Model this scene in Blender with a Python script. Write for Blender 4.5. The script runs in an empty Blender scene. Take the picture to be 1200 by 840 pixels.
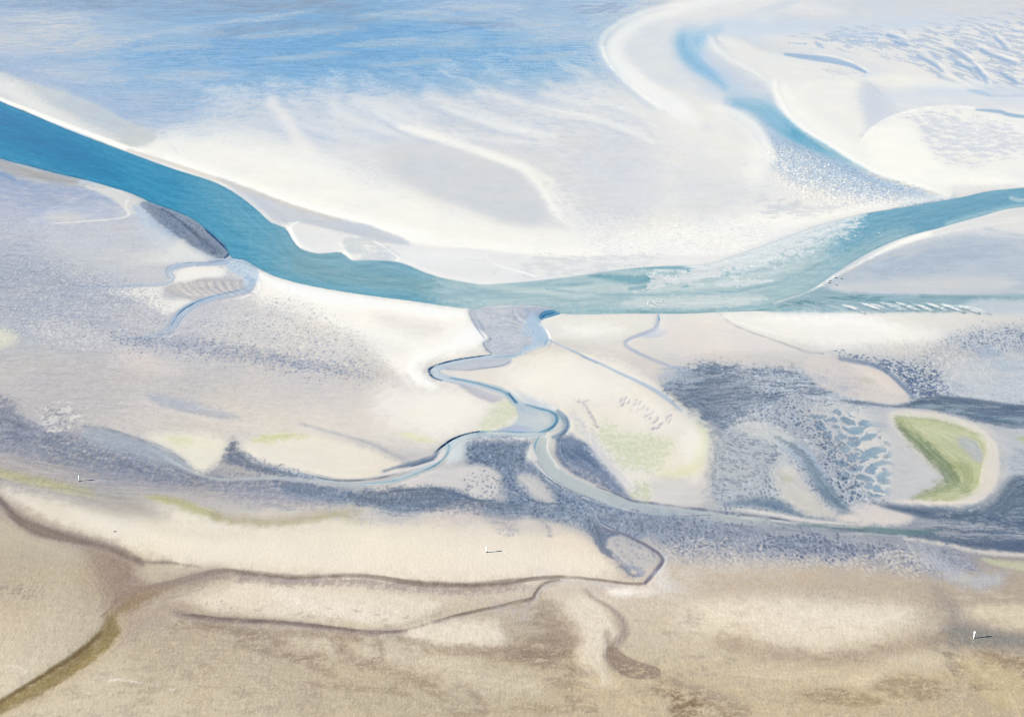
import bpy, math, random
import numpy as np

# ------------------------------------------------------------------ camera, sky, sun, exposure
scene = bpy.context.scene
COL = scene.collection
R = math.radians
H_CAM, PITCH, VFOV = 490.0, R(27.0), R(30.0)
cam = bpy.data.objects.new('camera', bpy.data.cameras.new('camera'))
COL.objects.link(cam)
cam.location = (0, 0, H_CAM)
cam.rotation_euler = (math.pi/2 - PITCH, 0, 0)
FPX = 420.0/math.tan(VFOV/2)                       # focal length in image pixels (image 1200 x 840)
cam.data.sensor_fit = 'HORIZONTAL'; cam.data.sensor_width = 36.0
cam.data.lens = 36.0*FPX/1200.0
cam.data.clip_start = 1.0; cam.data.clip_end = 80000.0
scene.camera = cam
scene.render.filter_size = .9; scene.cycles.filter_width = .9
scene.render.resolution_x, scene.render.resolution_y = 1024, 716

SUN_EL, SUN_AZ = R(24.0), math.atan2(-12.0, -2.0)  # azimuth measured from +Y towards +X
world = bpy.data.worlds.new('World'); scene.world = world; world.use_nodes = True
wn = world.node_tree.nodes; wl = world.node_tree.links
sky = wn.new('ShaderNodeTexSky'); sky.sky_type = 'NISHITA'; sky.sun_disc = False
sky.sun_elevation = SUN_EL; sky.sun_rotation = SUN_AZ % (2*math.pi)
sky.altitude = 400.0; sky.air_density = 1.0; sky.dust_density = 0.6; sky.ozone_density = 1.5
bg = wn.get('Background') or wn.new('ShaderNodeBackground')
wl.new(sky.outputs[0], bg.inputs[0]); bg.inputs[1].default_value = 0.11
sl = bpy.data.lights.new('sun', 'SUN'); sl.energy = 5.0; sl.angle = R(0.5); sl.color = (1.0, 0.945, 0.86)
so = bpy.data.objects.new('sun', sl); COL.objects.link(so)
sd = np.array([math.sin(SUN_AZ)*math.cos(SUN_EL), math.cos(SUN_AZ)*math.cos(SUN_EL), math.sin(SUN_EL)])
from mathutils import Vector
so.rotation_euler = Vector(sd).to_track_quat('Z', 'Y').to_euler()
scene.view_settings.view_transform = 'Standard'
scene.view_settings.look = 'None'
scene.view_settings.gamma = 1.0
scene.view_settings.use_curve_mapping = False
scene.view_settings.exposure = 1.0
GAIN = np.array([1.0, 1.0, 1.0])*1.0               # light on level ground x exposure, see albedo()

# ------------------------------------------------------------------ image pixels <-> ground, through the camera
def to_ground(u, v):
    """image pixel coordinates, cast along camera rays -> metres on the level flats"""
    a = (u - 600.0)/FPX; b = (420.0 - v)/FPX
    cp, sp = math.cos(PITCH), math.sin(PITCH)
    dy = cp + b*sp; dz = -sp + b*cp
    t = H_CAM/(-dz)
    return a*t, dy*t
def pt(u, v, z=0.0):
    x, y = to_ground(np.float64(u), np.float64(v))
    return (float(x), float(y), z)

U0, U1, V0, V1 = -250, 1450, -100, 950
us = np.arange(U0, U1+1, 1.0); vs = np.arange(V0, V1+1, 1.0)
U, V = np.meshgrid(us, vs); U = U.astype(np.float32); V = V.astype(np.float32)
X, Y = to_ground(U.astype(np.float64), V.astype(np.float64))
X = X.astype(np.float32); Y = Y.astype(np.float32)
NV, NU = U.shape

# ------------------------------------------------------------------ noise
def _hash(ix, iy, seed):
    h = (ix.astype(np.uint32)*np.uint32(374761393) + iy.astype(np.uint32)*np.uint32(668265263) + np.uint32(seed*974634777 & 0xffffffff))
    h = (h ^ (h >> np.uint32(13)))*np.uint32(1274126177)
    h = h ^ (h >> np.uint32(16))
    return h
_A = np.linspace(0, 2*np.pi, 257)[:256]
_GX = np.cos(_A).astype(np.float32); _GY = np.sin(_A).astype(np.float32)
def perlin(x, y, seed=0):
    fx = np.floor(x); fy = np.floor(y)
    ix = fx.astype(np.int32); iy = fy.astype(np.int32)
    x = (x - fx).astype(np.float32); y = (y - fy).astype(np.float32)
    su = x*x*x*(x*(x*6-15)+10); sv = y*y*y*(y*(y*6-15)+10)
    def g(dx, dy):
        h = _hash(ix+dx, iy+dy, seed) & np.uint32(255)
        return _GX[h]*(x-dx) + _GY[h]*(y-dy)
    a = g(0,0); b = g(1,0); c = g(0,1); d = g(1,1)
    ab = a + su*(b-a); cd = c + su*(d-c)
    return (ab + sv*(cd-ab))*1.414
def cells(x, y, seed=0):
    """second minus first feature distance, and a random number per cell"""
    fx = np.floor(x); fy = np.floor(y); ix = fx.astype(np.int32); iy = fy.astype(np.int32)
    x = (x-fx).astype(np.float32); y = (y-fy).astype(np.float32)
    f1 = np.full(x.shape, 9, np.float32); f2 = f1.copy(); rd = np.zeros_like(f1)
    for dx in (-1, 0, 1):
        for dy in (-1, 0, 1):
            h = _hash(ix+dx, iy+dy, seed)
            px = dx + (h & np.uint32(1023)).astype(np.float32)/1023; py = dy + ((h >> np.uint32(10)) & np.uint32(1023)).astype(np.float32)/1023
            d = np.hypot(px-x, py-y); r = ((h >> np.uint32(20)) & np.uint32(1023)).astype(np.float32)/1023
            m = d < f1
            f2 = np.where(m, f1, np.minimum(f2, d)); rd = np.where(m, r, rd); f1 = np.where(m, d, f1)
    return f2-f1, rd
def fbm(x, y, o=4, seed=0, g=0.5):
    r = 0; a = 1.0; s = 0
    for i in range(o):
        r = r + a*perlin(x*2**i, y*2**i, seed+i*17); s += a*a; a *= g
    return r/math.sqrt(s)
def rot(ang):
    c, s = math.cos(R(ang)), math.sin(R(ang))
    return X*c + Y*s, -X*s + Y*c
def sst(a, b, x):
    t = np.clip((x-a)/(b-a), 0, 1); return t*t*(3-2*t)
def norm01(f, k=0.28):
    f = f - f.mean(); return 0.5 + k*f/(f.std()+1e-6)

NOISY = [True]
WU = fbm(X/70, Y/120, 4, 1); WV = fbm(X/70+31, Y/120+7, 4, 5)        # wander of soft outlines
QU = fbm(X/11, Y/18, 3, 9); QV = fbm(X/11+5, Y/18+3, 3, 13)          # fine raggedness of crisp outlines
NZ = fbm(X/6.5, Y/10, 4, 17, .75)
T = {}
# pitted sand: ridges and pools
wx, wy = X + 1.6*QU, Y + 2.4*QV
T['leo'] = norm01(perlin(wx/1.9, wy/2.9, 21) + 0.5*perlin(wx/3.6, wy/4.8, 22) + .35*perlin(wx/8, wy/10, 23) + .25*WU, .25)
a, b = rot(-52); a2, b2 = a + 2*QU, b + 2*QV
T['rip'] = norm01(perlin(a2/1.8, b2/4.6, 31) + 0.5*perlin(a2/3.4, b2/8.0, 32) + .35*perlin(X/14, Y/18, 33), .25)
a, b = rot(-38); a2, b2 = a + 2*QU, b + 2*QV
T['rip2'] = norm01(perlin(a2/3.5, b2/2.0, 34) + 0.4*perlin(a2/7.0, b2/3.9, 35) + .35*perlin(X/14, Y/18, 36), .25)
def pools(x, y, seed, e=.55):
    c_, r_ = cells(x, y, seed)
    return norm01(c_ + e*(r_-.5) + .18*perlin(x*2.3, y*2.3, seed+1), .25)
wx, wy = X + 1.4*QU + 3*WU, Y + 2.0*QV + 3*WV
T['leo'] = .7*pools(wx/3.2, wy/4.6, 301)+.3*T['leo']
a, b = rot(-35); a2, b2 = a + 1.2*QU + 4*WU, b + 1.2*QV
T['rip2'] = .75*pools(a2/5.6, b2/2.7, 302)+.25*T['rip2']
a, b = rot(-55); a2, b2 = a + 1.5*QU + 4*WU, b + 1.5*QV
T['rip'] = .6*pools(a2/5.6, b2/3.2, 303)+.4*T['rip']
T['str'] = norm01(fbm((X+12*WU)/50, (Y+8*WV)/7, 5, 41, .78))
T['sf'] = norm01(fbm((X+5*WU)/16, (Y+6*WV)/13, 5, 43, .78))
T['mot'] = norm01(fbm(X/3.2, Y/5.0, 3, 51, .8))
T['fin'] = norm01(fbm((X+2*QU)/7, (Y+3*QV)/3.4, 3, 81, .8))
T['big'] = norm01(fbm((X+4*QU)/17, (Y+5*QV)/20, 4, 55, .6))
T['web'] = norm01(cells((X+5*QU+3*WU)/11, (Y+6*QV)/13, 304)[0] + .12*NZ, .28)
a, b = rot(-62); T['dia'] = norm01(fbm((a+30*WU)/110, (b+24*WV)/30, 5, 61, .6))
T['diap'] = norm01(perlin((a+10*WU+8*QU)/36, (b+14*WV+4*QV)/12, 65) + .5*perlin((a+6*QU)/16, b/6, 66))

# ------------------------------------------------------------------ image-pixel grid: colours, height, wetness, water
C = np.zeros((NV, NU, 3), np.float32)
HT = np.zeros((NV, NU), np.float32); WET = np.zeros((NV, NU), np.float32)
WAT = np.zeros((NV, NU), np.float32); CRK = np.zeros((NV, NU), np.float32)
PIT = np.zeros((NV, NU), np.float32)

CW = np.zeros_like(C); CW[:] = (112,164,190)
CC = [C]
def on_water(f): CC[0] = CW if f else C

def spline(pts, closed=False, step=5.0):
    P = np.array([[*p[:2], (p[2] if len(p) > 2 else np.nan)] for p in pts], float)
    if np.isnan(P[:,2]).any():
        idx = np.arange(len(P)); ok = ~np.isnan(P[:,2])
        P[:,2] = np.interp(idx, idx[ok], P[ok,2]) if ok.any() else 1.0
    n = len(P); out = []
    for i in range(n if closed else n-1):
        if closed: p0, p1, p2, p3 = P[(i-1)%n], P[i], P[(i+1)%n], P[(i+2)%n]
        else: p0, p1, p2, p3 = P[max(i-1,0)], P[i], P[i+1], P[min(i+2,n-1)]
        L = max(2, int(math.hypot(*(p2-p1)[:2])/step))
        for k in range(L):
            t = k/L
            out.append(.5*((2*p1)+(-p0+p2)*t+(2*p0-5*p1+4*p2-p3)*t*t+(-p0+3*p1-3*p2+p3)*t**3))
    if not closed: out.append(P[-1])
    return np.array(out)

def win(x0, x1, y0, y1):
    i0 = max(0, int(math.floor(x0-U0))); i1 = min(NU, int(math.ceil(x1-U0))+1)
    j0 = max(0, int(math.floor(y0-V0))); j1 = min(NV, int(math.ceil(y1-V0))+1)
    return slice(j0, j1), slice(i0, i1)

def warped(sl, wob, fine):
    return U[sl] + wob*WU[sl] + fine*QU[sl], V[sl] + .55*wob*WV[sl] + fine*.6*QV[sl]

def m_stroke(pts, w, f, wob, fine):
    S = spline([(*p[:2], (p[2] if len(p) > 2 else w)) for p in pts])
    pad = S[:,2].max()/2 + f + 3*(wob+fine) + 1
    sl = win(S[:,0].min()-pad, S[:,0].max()+pad, S[:,1].min()-pad, S[:,1].max()+pad)
    if sl[0].stop <= sl[0].start or sl[1].stop <= sl[1].start: return None, None
    j0, i0 = sl[0].start, sl[1].start
    M = np.zeros((sl[0].stop-j0, sl[1].stop-i0), np.float32)
    UU, VV = warped(sl, wob, fine)
    for p, q in zip(S[:-1], S[1:]):
        pd = max(p[2], q[2])/2 + f + 3*(wob+fine) + 1
        s2 = win(min(p[0],q[0])-pd, max(p[0],q[0])+pd, min(p[1],q[1])-pd, max(p[1],q[1])+pd)
        a = slice(s2[0].start-j0, s2[0].stop-j0); b = slice(s2[1].start-i0, s2[1].stop-i0)
        if a.stop <= a.start or b.stop <= b.start: continue
        uu, vv = UU[a,b], VV[a,b]
        dx, dy = q[0]-p[0], q[1]-p[1]
        t = np.clip(((uu-p[0])*dx+(vv-p[1])*dy)/(dx*dx+dy*dy+1e-9), 0, 1)
        d = np.hypot(uu-p[0]-t*dx, vv-p[1]-t*dy)
        if f >= 4: d = d + f*.22*NZ[s2]
        wd = (p[2]+(q[2]-p[2])*t)/2
        m = sst(0, 1, (wd + f*.5 - d)/f) if f > 0 else (d < wd)
        M[a,b] = np.maximum(M[a,b], m)
    return sl, M

def m_poly(pts, f, wob, fine):
    S = spline(pts, True, 6.0)[:, :2]
    pad = f + 3*(wob+fine) + 1
    sl = win(S[:,0].min()-pad, S[:,0].max()+pad, S[:,1].min()-pad, S[:,1].max()+pad)
    if sl[0].stop <= sl[0].start or sl[1].stop <= sl[1].start: return None, None
    j0, i0 = sl[0].start, sl[1].start
    UU, VV = warped(sl, wob, fine)
    ins = np.zeros(UU.shape, bool); D = np.full(UU.shape, f, np.float32)
    Q = np.roll(S, -1, 0)
    vv_pad = 2*(wob+fine) + 2
    for p, q in zip(S, Q):
        if p[1] != q[1]:
            lo, hi = min(p[1],q[1])-vv_pad, max(p[1],q[1])+vv_pad
            r0 = max(0, int(lo-V0)-j0); r1 = min(UU.shape[0], int(hi-V0)+2-j0)
            if r1 > r0:
                uu, vv = UU[r0:r1], VV[r0:r1]
                c = ((p[1] > vv) != (q[1] > vv)) & (uu < (q[0]-p[0])*(vv-p[1])/(q[1]-p[1])+p[0])
                ins[r0:r1] ^= c
        s2 = win(min(p[0],q[0])-pad, max(p[0],q[0])+pad, min(p[1],q[1])-pad, max(p[1],q[1])+pad)
        a = slice(s2[0].start-j0, s2[0].stop-j0); b = slice(s2[1].start-i0, s2[1].stop-i0)
        if a.stop <= a.start or b.stop <= b.start: continue
        uu, vv = UU[a,b], VV[a,b]
        dx, dy = q[0]-p[0], q[1]-p[1]
        t = np.clip(((uu-p[0])*dx+(vv-p[1])*dy)/(dx*dx+dy*dy+1e-9), 0, 1)
        D[a,b] = np.minimum(D[a,b], np.hypot(uu-p[0]-t*dx, vv-p[1]-t*dy))
    sd_ = np.where(ins, D, -D)
    if f >= 4 and NOISY[0]: sd_ = sd_ + f*.34*NZ[sl]*np.clip(2-np.abs(sd_)*2/f, 0, 1)
    return sl, sst(-.5*f, .5*f, sd_).astype(np.float32)

def put(sl, M, col, a, tex, cov, sh, h, wet, pit, water, cut, thin=False):
    if sl is None: return
    m = M
    if tex:
        sh = max(sh*1.3, .13) if tex in ('leo', 'rip', 'rip2') else sh
        if tex in ('leo', 'rip', 'rip2'): a = a*.85
        if tex == 'mot': sh = max(sh, .4)
        x = m*cov + (T[tex][sl]-.5)
        e = a*sst(.5-sh, .5+sh, x)*np.minimum(1, m*4)
    else: e = a*m
    if thin: e = e*np.clip(.25+1.1*T['big'][sl]+.5*(T['fin'][sl]-.5), .3, 1)
    if col is not None:
        K = CC[0]; K[sl] = K[sl]*(1-e[...,None]) + np.array(col, np.float32)*e[...,None]
    if h: HT[sl] += h*(e/a if tex else m)
    if cut is not None: HT[sl] = HT[sl]*(1-m) + cut*m
    if wet is not None: WET[sl] = WET[sl]*(1-e) + wet*e
    if not pit and not tex and col is not None and a >= .55: PIT[sl] *= 1-.85*e; HT[sl] *= 1-.75*e
    if pit: PIT[sl] = np.maximum(PIT[sl], pit*m)
    if water == 1: WAT[sl] = np.maximum(WAT[sl], m)
    if water == 2: CRK[sl] = np.maximum(CRK[sl], m)
def P(col, pts, f=6, a=1.0, tex=None, cov=.5, sh=.12, h=0, wet=None, pit=0, water=0, cut=None, wob=2, fine=.5):
    if f >= 6: f *= 1.45
    sl, M = m_poly(pts, f, wob, fine); put(sl, M, col, a, tex, cov, sh, h, wet, pit, water, cut)
def S(col, pts, w=3, f=2, a=1.0, tex=None, cov=.5, sh=.12, h=0, wet=None, pit=0, water=0, cut=None, wob=0, fine=.35):
    sl, M = m_stroke(pts, w, f, wob, fine); wm = max([q[2] if len(q) > 2 else w for q in pts])
    put(sl, M, col, a, tex, cov, sh, h*.3, wet, pit, water, cut, wm <= 3.5 and not water)
def E(col, cx, cy, rx, ry, ang=0, f=None, a=1.0, **k):
    c, s = math.cos(R(ang)), math.sin(R(ang))
    pts = [(cx+rx*math.cos(t)*c-ry*math.sin(t)*s, cy+rx*math.cos(t)*s+ry*math.sin(t)*c) for t in np.linspace(0, 2*math.pi, 13)[:-1]]
    P(col, pts, f=(f if f else min(rx, ry)*1.4), a=a, **k)

# ---- the flats: broad ground colours (image pixel rows v, columns u)
BU = [-120, 0, 200, 400, 600, 800, 1000, 1200, 1320]
BASE = [
 (-100, [(165,178,202),(160,175,202),(142,170,205),(128,166,206),(165,184,212),(206,210,218),(206,212,224),(208,211,220),(208,211,220)]),  # blues at upper left: sky reflection of the wet film, painted in
 (0,   [(165,178,202),(160,175,202),(142,172,208),(128,168,208),(165,185,214),(206,210,218),(206,212,224),(208,211,220),(208,211,220)]),
 (50,  [(186,194,210),(184,192,210),(150,180,214),(122,172,214),(148,186,218),(206,212,222),(208,215,226),(216,219,224),(216,219,224)]),
 (85,  [(176,190,215),(176,190,215),(150,184,217),(130,176,215),(152,188,218),(214,218,224),(218,222,228),(220,222,226),(220,222,226)]),
 (125, [(176,190,215),(176,190,215),(176,192,216),(186,200,222),(206,211,222),(224,226,228),(226,227,229),(222,224,228),(222,224,228)]),
 (190, [(176,186,208),(186,192,208),(216,219,225),(218,220,226),(212,214,221),(222,223,226),(228,228,229),(224,225,228),(222,224,228)]),
 (260, [(180,186,206),(183,188,207),(192,195,208),(228,227,226),(226,226,226),(228,228,228),(226,226,228),(216,218,223),(216,218,223)]),
 (320, [(176,182,200),(178,184,200),(196,197,204),(225,222,218),(225,224,222),(226,226,226),(192,199,211),(184,191,208),(184,191,208)]),
 (380, [(178,184,197),(180,185,197),(196,196,203),(226,221,213),(226,223,217),(224,221,216),(228,226,221),(214,212,210),(214,212,210)]),
 (440, [(192,190,192),(194,191,192),(196,192,192),(208,202,197),(226,219,208),(208,202,198),(192,192,197),(186,189,198),(186,189,198)]),
 (500, [(174,174,183),(178,177,185),(208,201,192),(222,214,201),(226,220,207),(218,215,200),(180,187,198),(180,184,192),(180,184,192)]),
 (560, [(170,166,163),(172,167,163),(165,165,171),(192,189,188),(170,174,186),(212,205,198),(178,185,196),(130,146,170),(130,146,170)]),
 (620, [(188,178,158),(192,182,163),(214,205,188),(218,210,195),(210,202,192),(170,172,180),(158,162,174),(130,142,165),(130,142,165)]),
 (680, [(182,170,148),(184,172,150),(196,186,165),(217,208,188),(212,203,185),(206,197,183),(190,181,166),(178,168,152),(178,168,152)]),
 (740, [(204,193,170),(204,193,170),(188,178,156),(200,190,168),(190,179,158),(204,193,170),(204,193,170),(178,168,150),(178,168,150)]),
 (800, [(210,201,176),(210,201,176),(204,195,172),(199,189,163),(196,186,158),(200,188,158),(196,183,152),(190,178,148),(190,178,148)]),
 (930, [(212,203,176),(212,203,176),(206,197,172),(204,194,166),(200,190,160),(204,192,160),(200,187,155),(190,178,148),(190,178,148)]),
]
def base():
    uw = U + 14*WU; vw = V + 9*WV
    rows = np.array([b[0] for b in BASE], np.float32)
    tab = np.array([b[1] for b in BASE], np.float32)
    fu = np.interp(uw, BU, np.arange(len(BU))); fv = np.interp(vw, rows, np.arange(len(rows)))
    iu = np.clip(fu.astype(int), 0, len(BU)-2); iv = np.clip(fv.astype(int), 0, len(rows)-2)
    tu = (fu-iu)[...,None]; tv = (fv-iv)[...,None]; tu = tu*tu*(3-2*tu); tv = tv*tv*(3-2*tv)
    C[:] = (tab[iv,iu]*(1-tu)+tab[iv,iu+1]*tu)*(1-tv)+(tab[iv+1,iu]*(1-tu)+tab[iv+1,iu+1]*tu)*tv
base()
WET[:] = .35*sst(560, 120, V)
HT[:] = .10*fbm(X/110, Y/130, 3, 77)

# ---- far wet flats under a water film (top left), sky reflection painted blue, streaked
wetfar = [(-150,-130),(780,-130),(760,5),(715,30),(700,55),(712,80),(640,92),(560,100),(450,112),(330,118),(270,140),(190,150),(120,125),(60,100),(0,84),(-150,60)]
P(None, wetfar, f=40, wet=.8, wob=6)
P((118,168,212), wetfar, f=50, a=.62, tex='str', cov=.42, sh=.2, wob=8)
P((100,160,212), [(110,30),(300,20),(480,10),(620,20),(700,60),(640,82),(520,88),(420,95),(330,92),(180,80),(110,62)], f=30, a=.5, tex='str', cov=.45, sh=.25, wob=8)
P((146,164,190), [(-150,-130),(330,-130),(340,5),(250,22),(120,18),(0,8),(-150,0)], f=20, a=.6, tex='str', cov=.5, sh=.3, wob=8)
P((208,206,208), wetfar, f=40, a=.5, tex='str', cov=.16, sh=.25, wob=8)
for cx, cy, rx, ry, a in [(70,20,60,7,-4),(40,42,55,9,-8),(110,52,50,8,-6),(25,60,30,6,0),(160,42,35,5,-8),(110,28,60,5,-6),(250,30,60,5,-6),(320,20,60,4,-8),(95,88,55,9,4),(230,88,60,6,-3),(540,48,28,8,4),(500,52,60,7,0),(620,30,50,9,-5),(470,18,60,6,-3),(660,40,40,8,0),(560,8,60,5,0),(380,36,50,5,-4),(620,50,50,7,-3)]:
    E((204,205,212), cx, cy, rx, ry, a, a=.62, tex='str', cov=.75, sh=.35, wob=4)
for cx, cy, rx, ry, a in [(420,24,30,4,-3),(180,20,70,4,-6),(300,12,80,4,-4),(700,10,30,5,0),(40,30,20,3,0),(560,28,50,4,3),(300,34,70,3,-8),(120,8,60,3,0),(340,4,90,3,-2)]:
    E((142,160,188), cx, cy, rx, ry, a, a=.55, tex='str', cov=.8, sh=.3, wob=4)

P((92,158,216), [(90,28),(250,16),(420,24),(560,30),(680,60),(640,80),(480,84),(380,88),(250,78),(150,66)], f=26, a=.42, tex='str', cov=.5, sh=.14, wob=8)
P((140,152,176), [(-150,-130),(420,-130),(430,4),(330,14),(200,8),(100,12),(0,4),(-150,0)], f=16, a=.7, tex='str', cov=.55, sh=.2, wob=8)
P((146,160,186), [(260,30),(400,24),(420,34),(300,44),(240,44)], f=12, a=.6, tex='str', cov=.6, sh=.2, wob=6)
P((212,206,204), [(-150,16),(60,14),(130,40),(180,46),(120,62),(40,58),(-150,60)], f=14, a=.6, tex='str', cov=.55, sh=.2, wob=6)
# wispy transition below the wet flats
P((226,227,231), [(240,120),(330,108),(450,104),(560,96),(640,88),(720,84),(790,130),(800,170),(700,175),(560,160),(430,150),(330,145)], f=60, a=.5, tex='dia', cov=.6, sh=.5, wob=6)
P((178,196,222), [(240,120),(340,106),(460,104),(600,95),(700,90),(720,150),(600,165),(500,150),(400,158),(300,165)], f=34, a=.5, tex='sf', cov=.36, sh=.4, wob=6)
def comet(pts, w, a=.85, col=(231,231,233), low=(184,199,224)):
    S(low, [(x-3, y+w*.42+1, w*.5) for x, y in [p[:2] for p in pts]], w=w*.5, f=w*.6+1, a=a*.5, wob=1)
    S(col, pts, w=w, f=w*1.5, a=a*.75, wob=1)
comet([(420,118),(450,128),(480,142),(510,156),(545,172),(585,186),(612,194)], 13, .9)
comet([(390,122),(400,134),(430,146),(470,158),(510,164)], 10, .7)
comet([(500,112),(530,122),(565,134),(600,147),(620,152)], 9, .7)
comet([(560,108),(600,118),(640,132),(680,142),(700,146)], 8, .65)
comet([(640,112),(680,122),(720,135),(745,148),(760,162)], 9, .65)
comet([(470,150),(530,160),(600,166),(650,170)], 7, .6)
comet([(700,118),(740,130),(765,148),(772,165)], 12, .7)
for p in ([(320,120),(328,132),(340,148),(352,165),(362,178)],):
    S((229,228,230), [(x, y, 15) for x, y in p], f=14, a=.8, wob=3)
for p in ([(288,135),(315,148),(333,158),(336,168)], [(350,150),(375,160),(395,165)]):
    S((182,198,224), p, w=4, f=5, a=.5, wob=1)

# the big flat lobes of the far sand
P((209,212,220), [(448,178),(480,165),(540,166),(590,187),(616,199),(634,218),(648,250),(690,268),(620,268),(560,250),(500,228),(450,205)], f=9, a=.9, wob=2)
S((234,234,233), [(470,150,6),(510,160,9),(560,177,9),(600,191,9),(622,200,12),(645,220,22),(664,248,28),(700,272,20)], f=8, a=.85, wob=1)
P((218,220,226), [(650,165),(760,170),(800,200),(780,250),(700,262),(660,225)], f=30, a=.7, wob=4)
P((206,212,222), [(400,185),(440,195),(460,215),(430,225),(405,205)], f=12, a=.5, tex='sf', wob=3)
P((200,205,216), [(650,150),(790,160),(880,215),(760,262),(650,230)], f=40, a=.4, tex='sf', cov=.45, wob=4)
E((196,208,226), 828, 149, 12, 4, 10, a=.7); S((190,200,216), [(773,181),(786,183)], w=1.6, f=1.5, a=.6)
S((186,198,216), [(468,230),(480,232)], w=2.4, f=2, a=.6)
for x, y in ((240,178),(262,181),(290,184),(310,188)):
    S((206,212,224), [(x,y),(x+16,y+1)], w=2, f=2, a=.5)
E((224,226,230), 860, 190, 60, 45, 0, a=.6)
P((208,212,220), [(800,205),(870,210),(930,250),(860,262),(800,255)], f=22, a=.5, tex='sf', wob=3)

P((241,241,240), [(186,166),(240,160),(310,172),(380,190),(440,218),(520,248),(600,270),(700,272),(780,262),(860,250),(940,250),(1010,242),(1080,234),(1010,250),(960,262),(880,296),(800,306),(700,300),(600,298),(500,284),(400,256),(300,226),(220,194)], f=26, a=.85, wob=4)
P((232,231,229), [(800,100),(850,120),(890,150),(900,200),(860,240),(800,250),(740,230),(760,160)], f=30, a=.55, wob=4)
# near bank ridge: bright dry sand along the north side of the channel
S((244,243,240), [(-60,85,3),(0,112,4),(50,132,6),(100,152,7),(148,172,8),(200,184,14),(250,203,16),(300,221,18),(350,237,20),(400,251,22),(450,266,22),(510,279,20),(560,287,16),(620,293,14),(700,296,14)], f=9, a=.95, h=.35, wob=.6)
S((236,235,233), [(180,172,14),(250,185,26),(330,208,30),(400,228,30),(480,255,26),(560,275,20),(700,290,16)], f=24, a=.8, wob=2)
S((250,249,247), [(196,186,5),(250,205,6),(300,223,6),(350,240,6),(400,253,7),(440,264,7),(500,276,6)], f=4, a=.9)
# sand wedge far left, bank of the channel
P((200,205,212), [(-150,25),(-60,60),(0,84),(30,95),(80,110),(112,122),(150,142),(182,157),(178,168),(148,172),(90,150),(40,130),(0,115),(-150,55)], f=4, a=.95, wob=2)
P((222,224,226), [(-60,62),(0,88),(40,100),(78,108),(70,122),(20,105),(-60,75)], f=10, a=.7, wob=2)
S((246,244,242), [(-90,76,3),(0,116,3.5),(30,128,4),(60,140,5),(100,155,5),(148,173,5)], f=3, a=.95, h=.2)
S((198,205,214), [(110,142),(150,158)], w=9, f=8, a=.6)
S((205,212,224), [(200,168),(208,180)], w=2, f=3, a=.5)
# grey beach slope between ridge and water
P((198,203,214), [(255,208),(300,224),(340,240),(380,252),(420,261),(455,272),(480,285),(450,287),(400,274),(352,262),(326,262),(305,246),(280,228)], f=5, a=.95, wob=1)
S((206,203,200), [(150,176,3),(200,192,4),(250,209,5),(300,227,5),(345,243,5),(400,259,3)], f=3, a=.75)
# low bars between slope and water
P((226,227,229), [(338,261),(400,272),(450,284),(500,290),(560,292),(640,300),(760,300),(830,302),(820,312),(760,312),(690,321),(640,329),(590,333),(530,328),(500,318),(470,306),(412,305),(372,298),(350,291),(342,278)], f=4, a=.95, wob=1)
P((200,208,218), [(403,280),(440,281),(470,302),(440,305),(412,304)], f=4, a=.75, tex='sf', cov=.75)
P((206,212,220), [(620,300),(700,300),(780,302),(740,312),(680,322),(620,326)], f=10, a=.7, tex='sf', cov=.55)
S((248,248,248), [(350,260),(342,264),(341,270),(345,280),(352,290)], w=2.2, f=1.6, a=.95, h=.15)
S((182,198,206), [(332,260),(352,259),(375,260)], w=1.6, f=1.6, a=.7)
S((246,246,246), [(398,285),(404,293),(412,303)], w=2, f=1.6, a=.9, h=.1)
S((246,246,246), [(438,283),(448,288),(460,297),(468,303),(464,307),(480,313),(500,321),(520,326),(545,331),(580,333)], w=1.8, f=1.6, a=.9, h=.12)
S((246,246,246), [(574,294),(571,301),(578,308),(587,312),(600,316),(618,321),(628,325)], w=2, f=1.8, a=.85, h=.1)
S((190,200,214), [(545,303),(560,306),(574,303)], w=1.6, f=2, a=.5)
S((192,202,214), [(578,322),(585,313)], w=1.8, f=2, a=.6)
S((198,208,222), [(398,276),(440,280),(480,287)], w=4, f=6, a=.4, tex='sf', cov=.8)
E((236,236,236), 520, 301, 50, 7, 4, a=.5)

# ---- far right: upper creek, lobes and pools
P((216,221,229), [(712,52),(728,32),(760,16),(800,4),(900,-10),(900,45),(850,45),(880,75),(905,95),(905,112),(860,118),(800,108),(740,78)], f=10, a=.85, wob=2)
P((200,214,234), [(840,22),(900,24),(1000,26),(1100,20),(1180,26),(1100,34),(1000,38),(940,40),(900,44),(840,42)], f=12, a=.8, wob=3)
P((224,225,229), [(800,-20),(880,-20),(990,12),(950,18),(880,14),(820,24),(780,30)], f=12, a=.8, wob=2)
P((196,208,226), [(880,14),(930,0),(940,2),(905,14)], f=4, a=.5)
P((208,212,224), [(960,-30),(1250,-30),(1250,25),(1100,22),(1000,18)], f=15, a=.6, tex='sf', cov=.5, wob=3)
S((240,241,242), [(905,-14,4),(820,2,4),(775,9,4),(745,18,5),(722,30,6),(708,42,7),(704,54,7),(710,68,7),(724,84,6),(740,98,5),(758,112,5),(778,125,6),(800,138,8)], f=5, a=.5, h=.1)
S((236,238,240), [(712,60,10),(735,84,14),(762,105,16),(800,128,14)], f=10, a=.7)
S((200,210,226), [(701,55),(706,72),(722,90),(745,109),(780,132)], w=2, f=2.5, a=.6)
P((178,206,228), [(806,34),(788,44),(790,58),(796,70),(810,82),(835,92),(860,102),(856,88),(836,74),(828,60),(832,46),(846,34)], f=10, a=.9, wet=.7)
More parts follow.
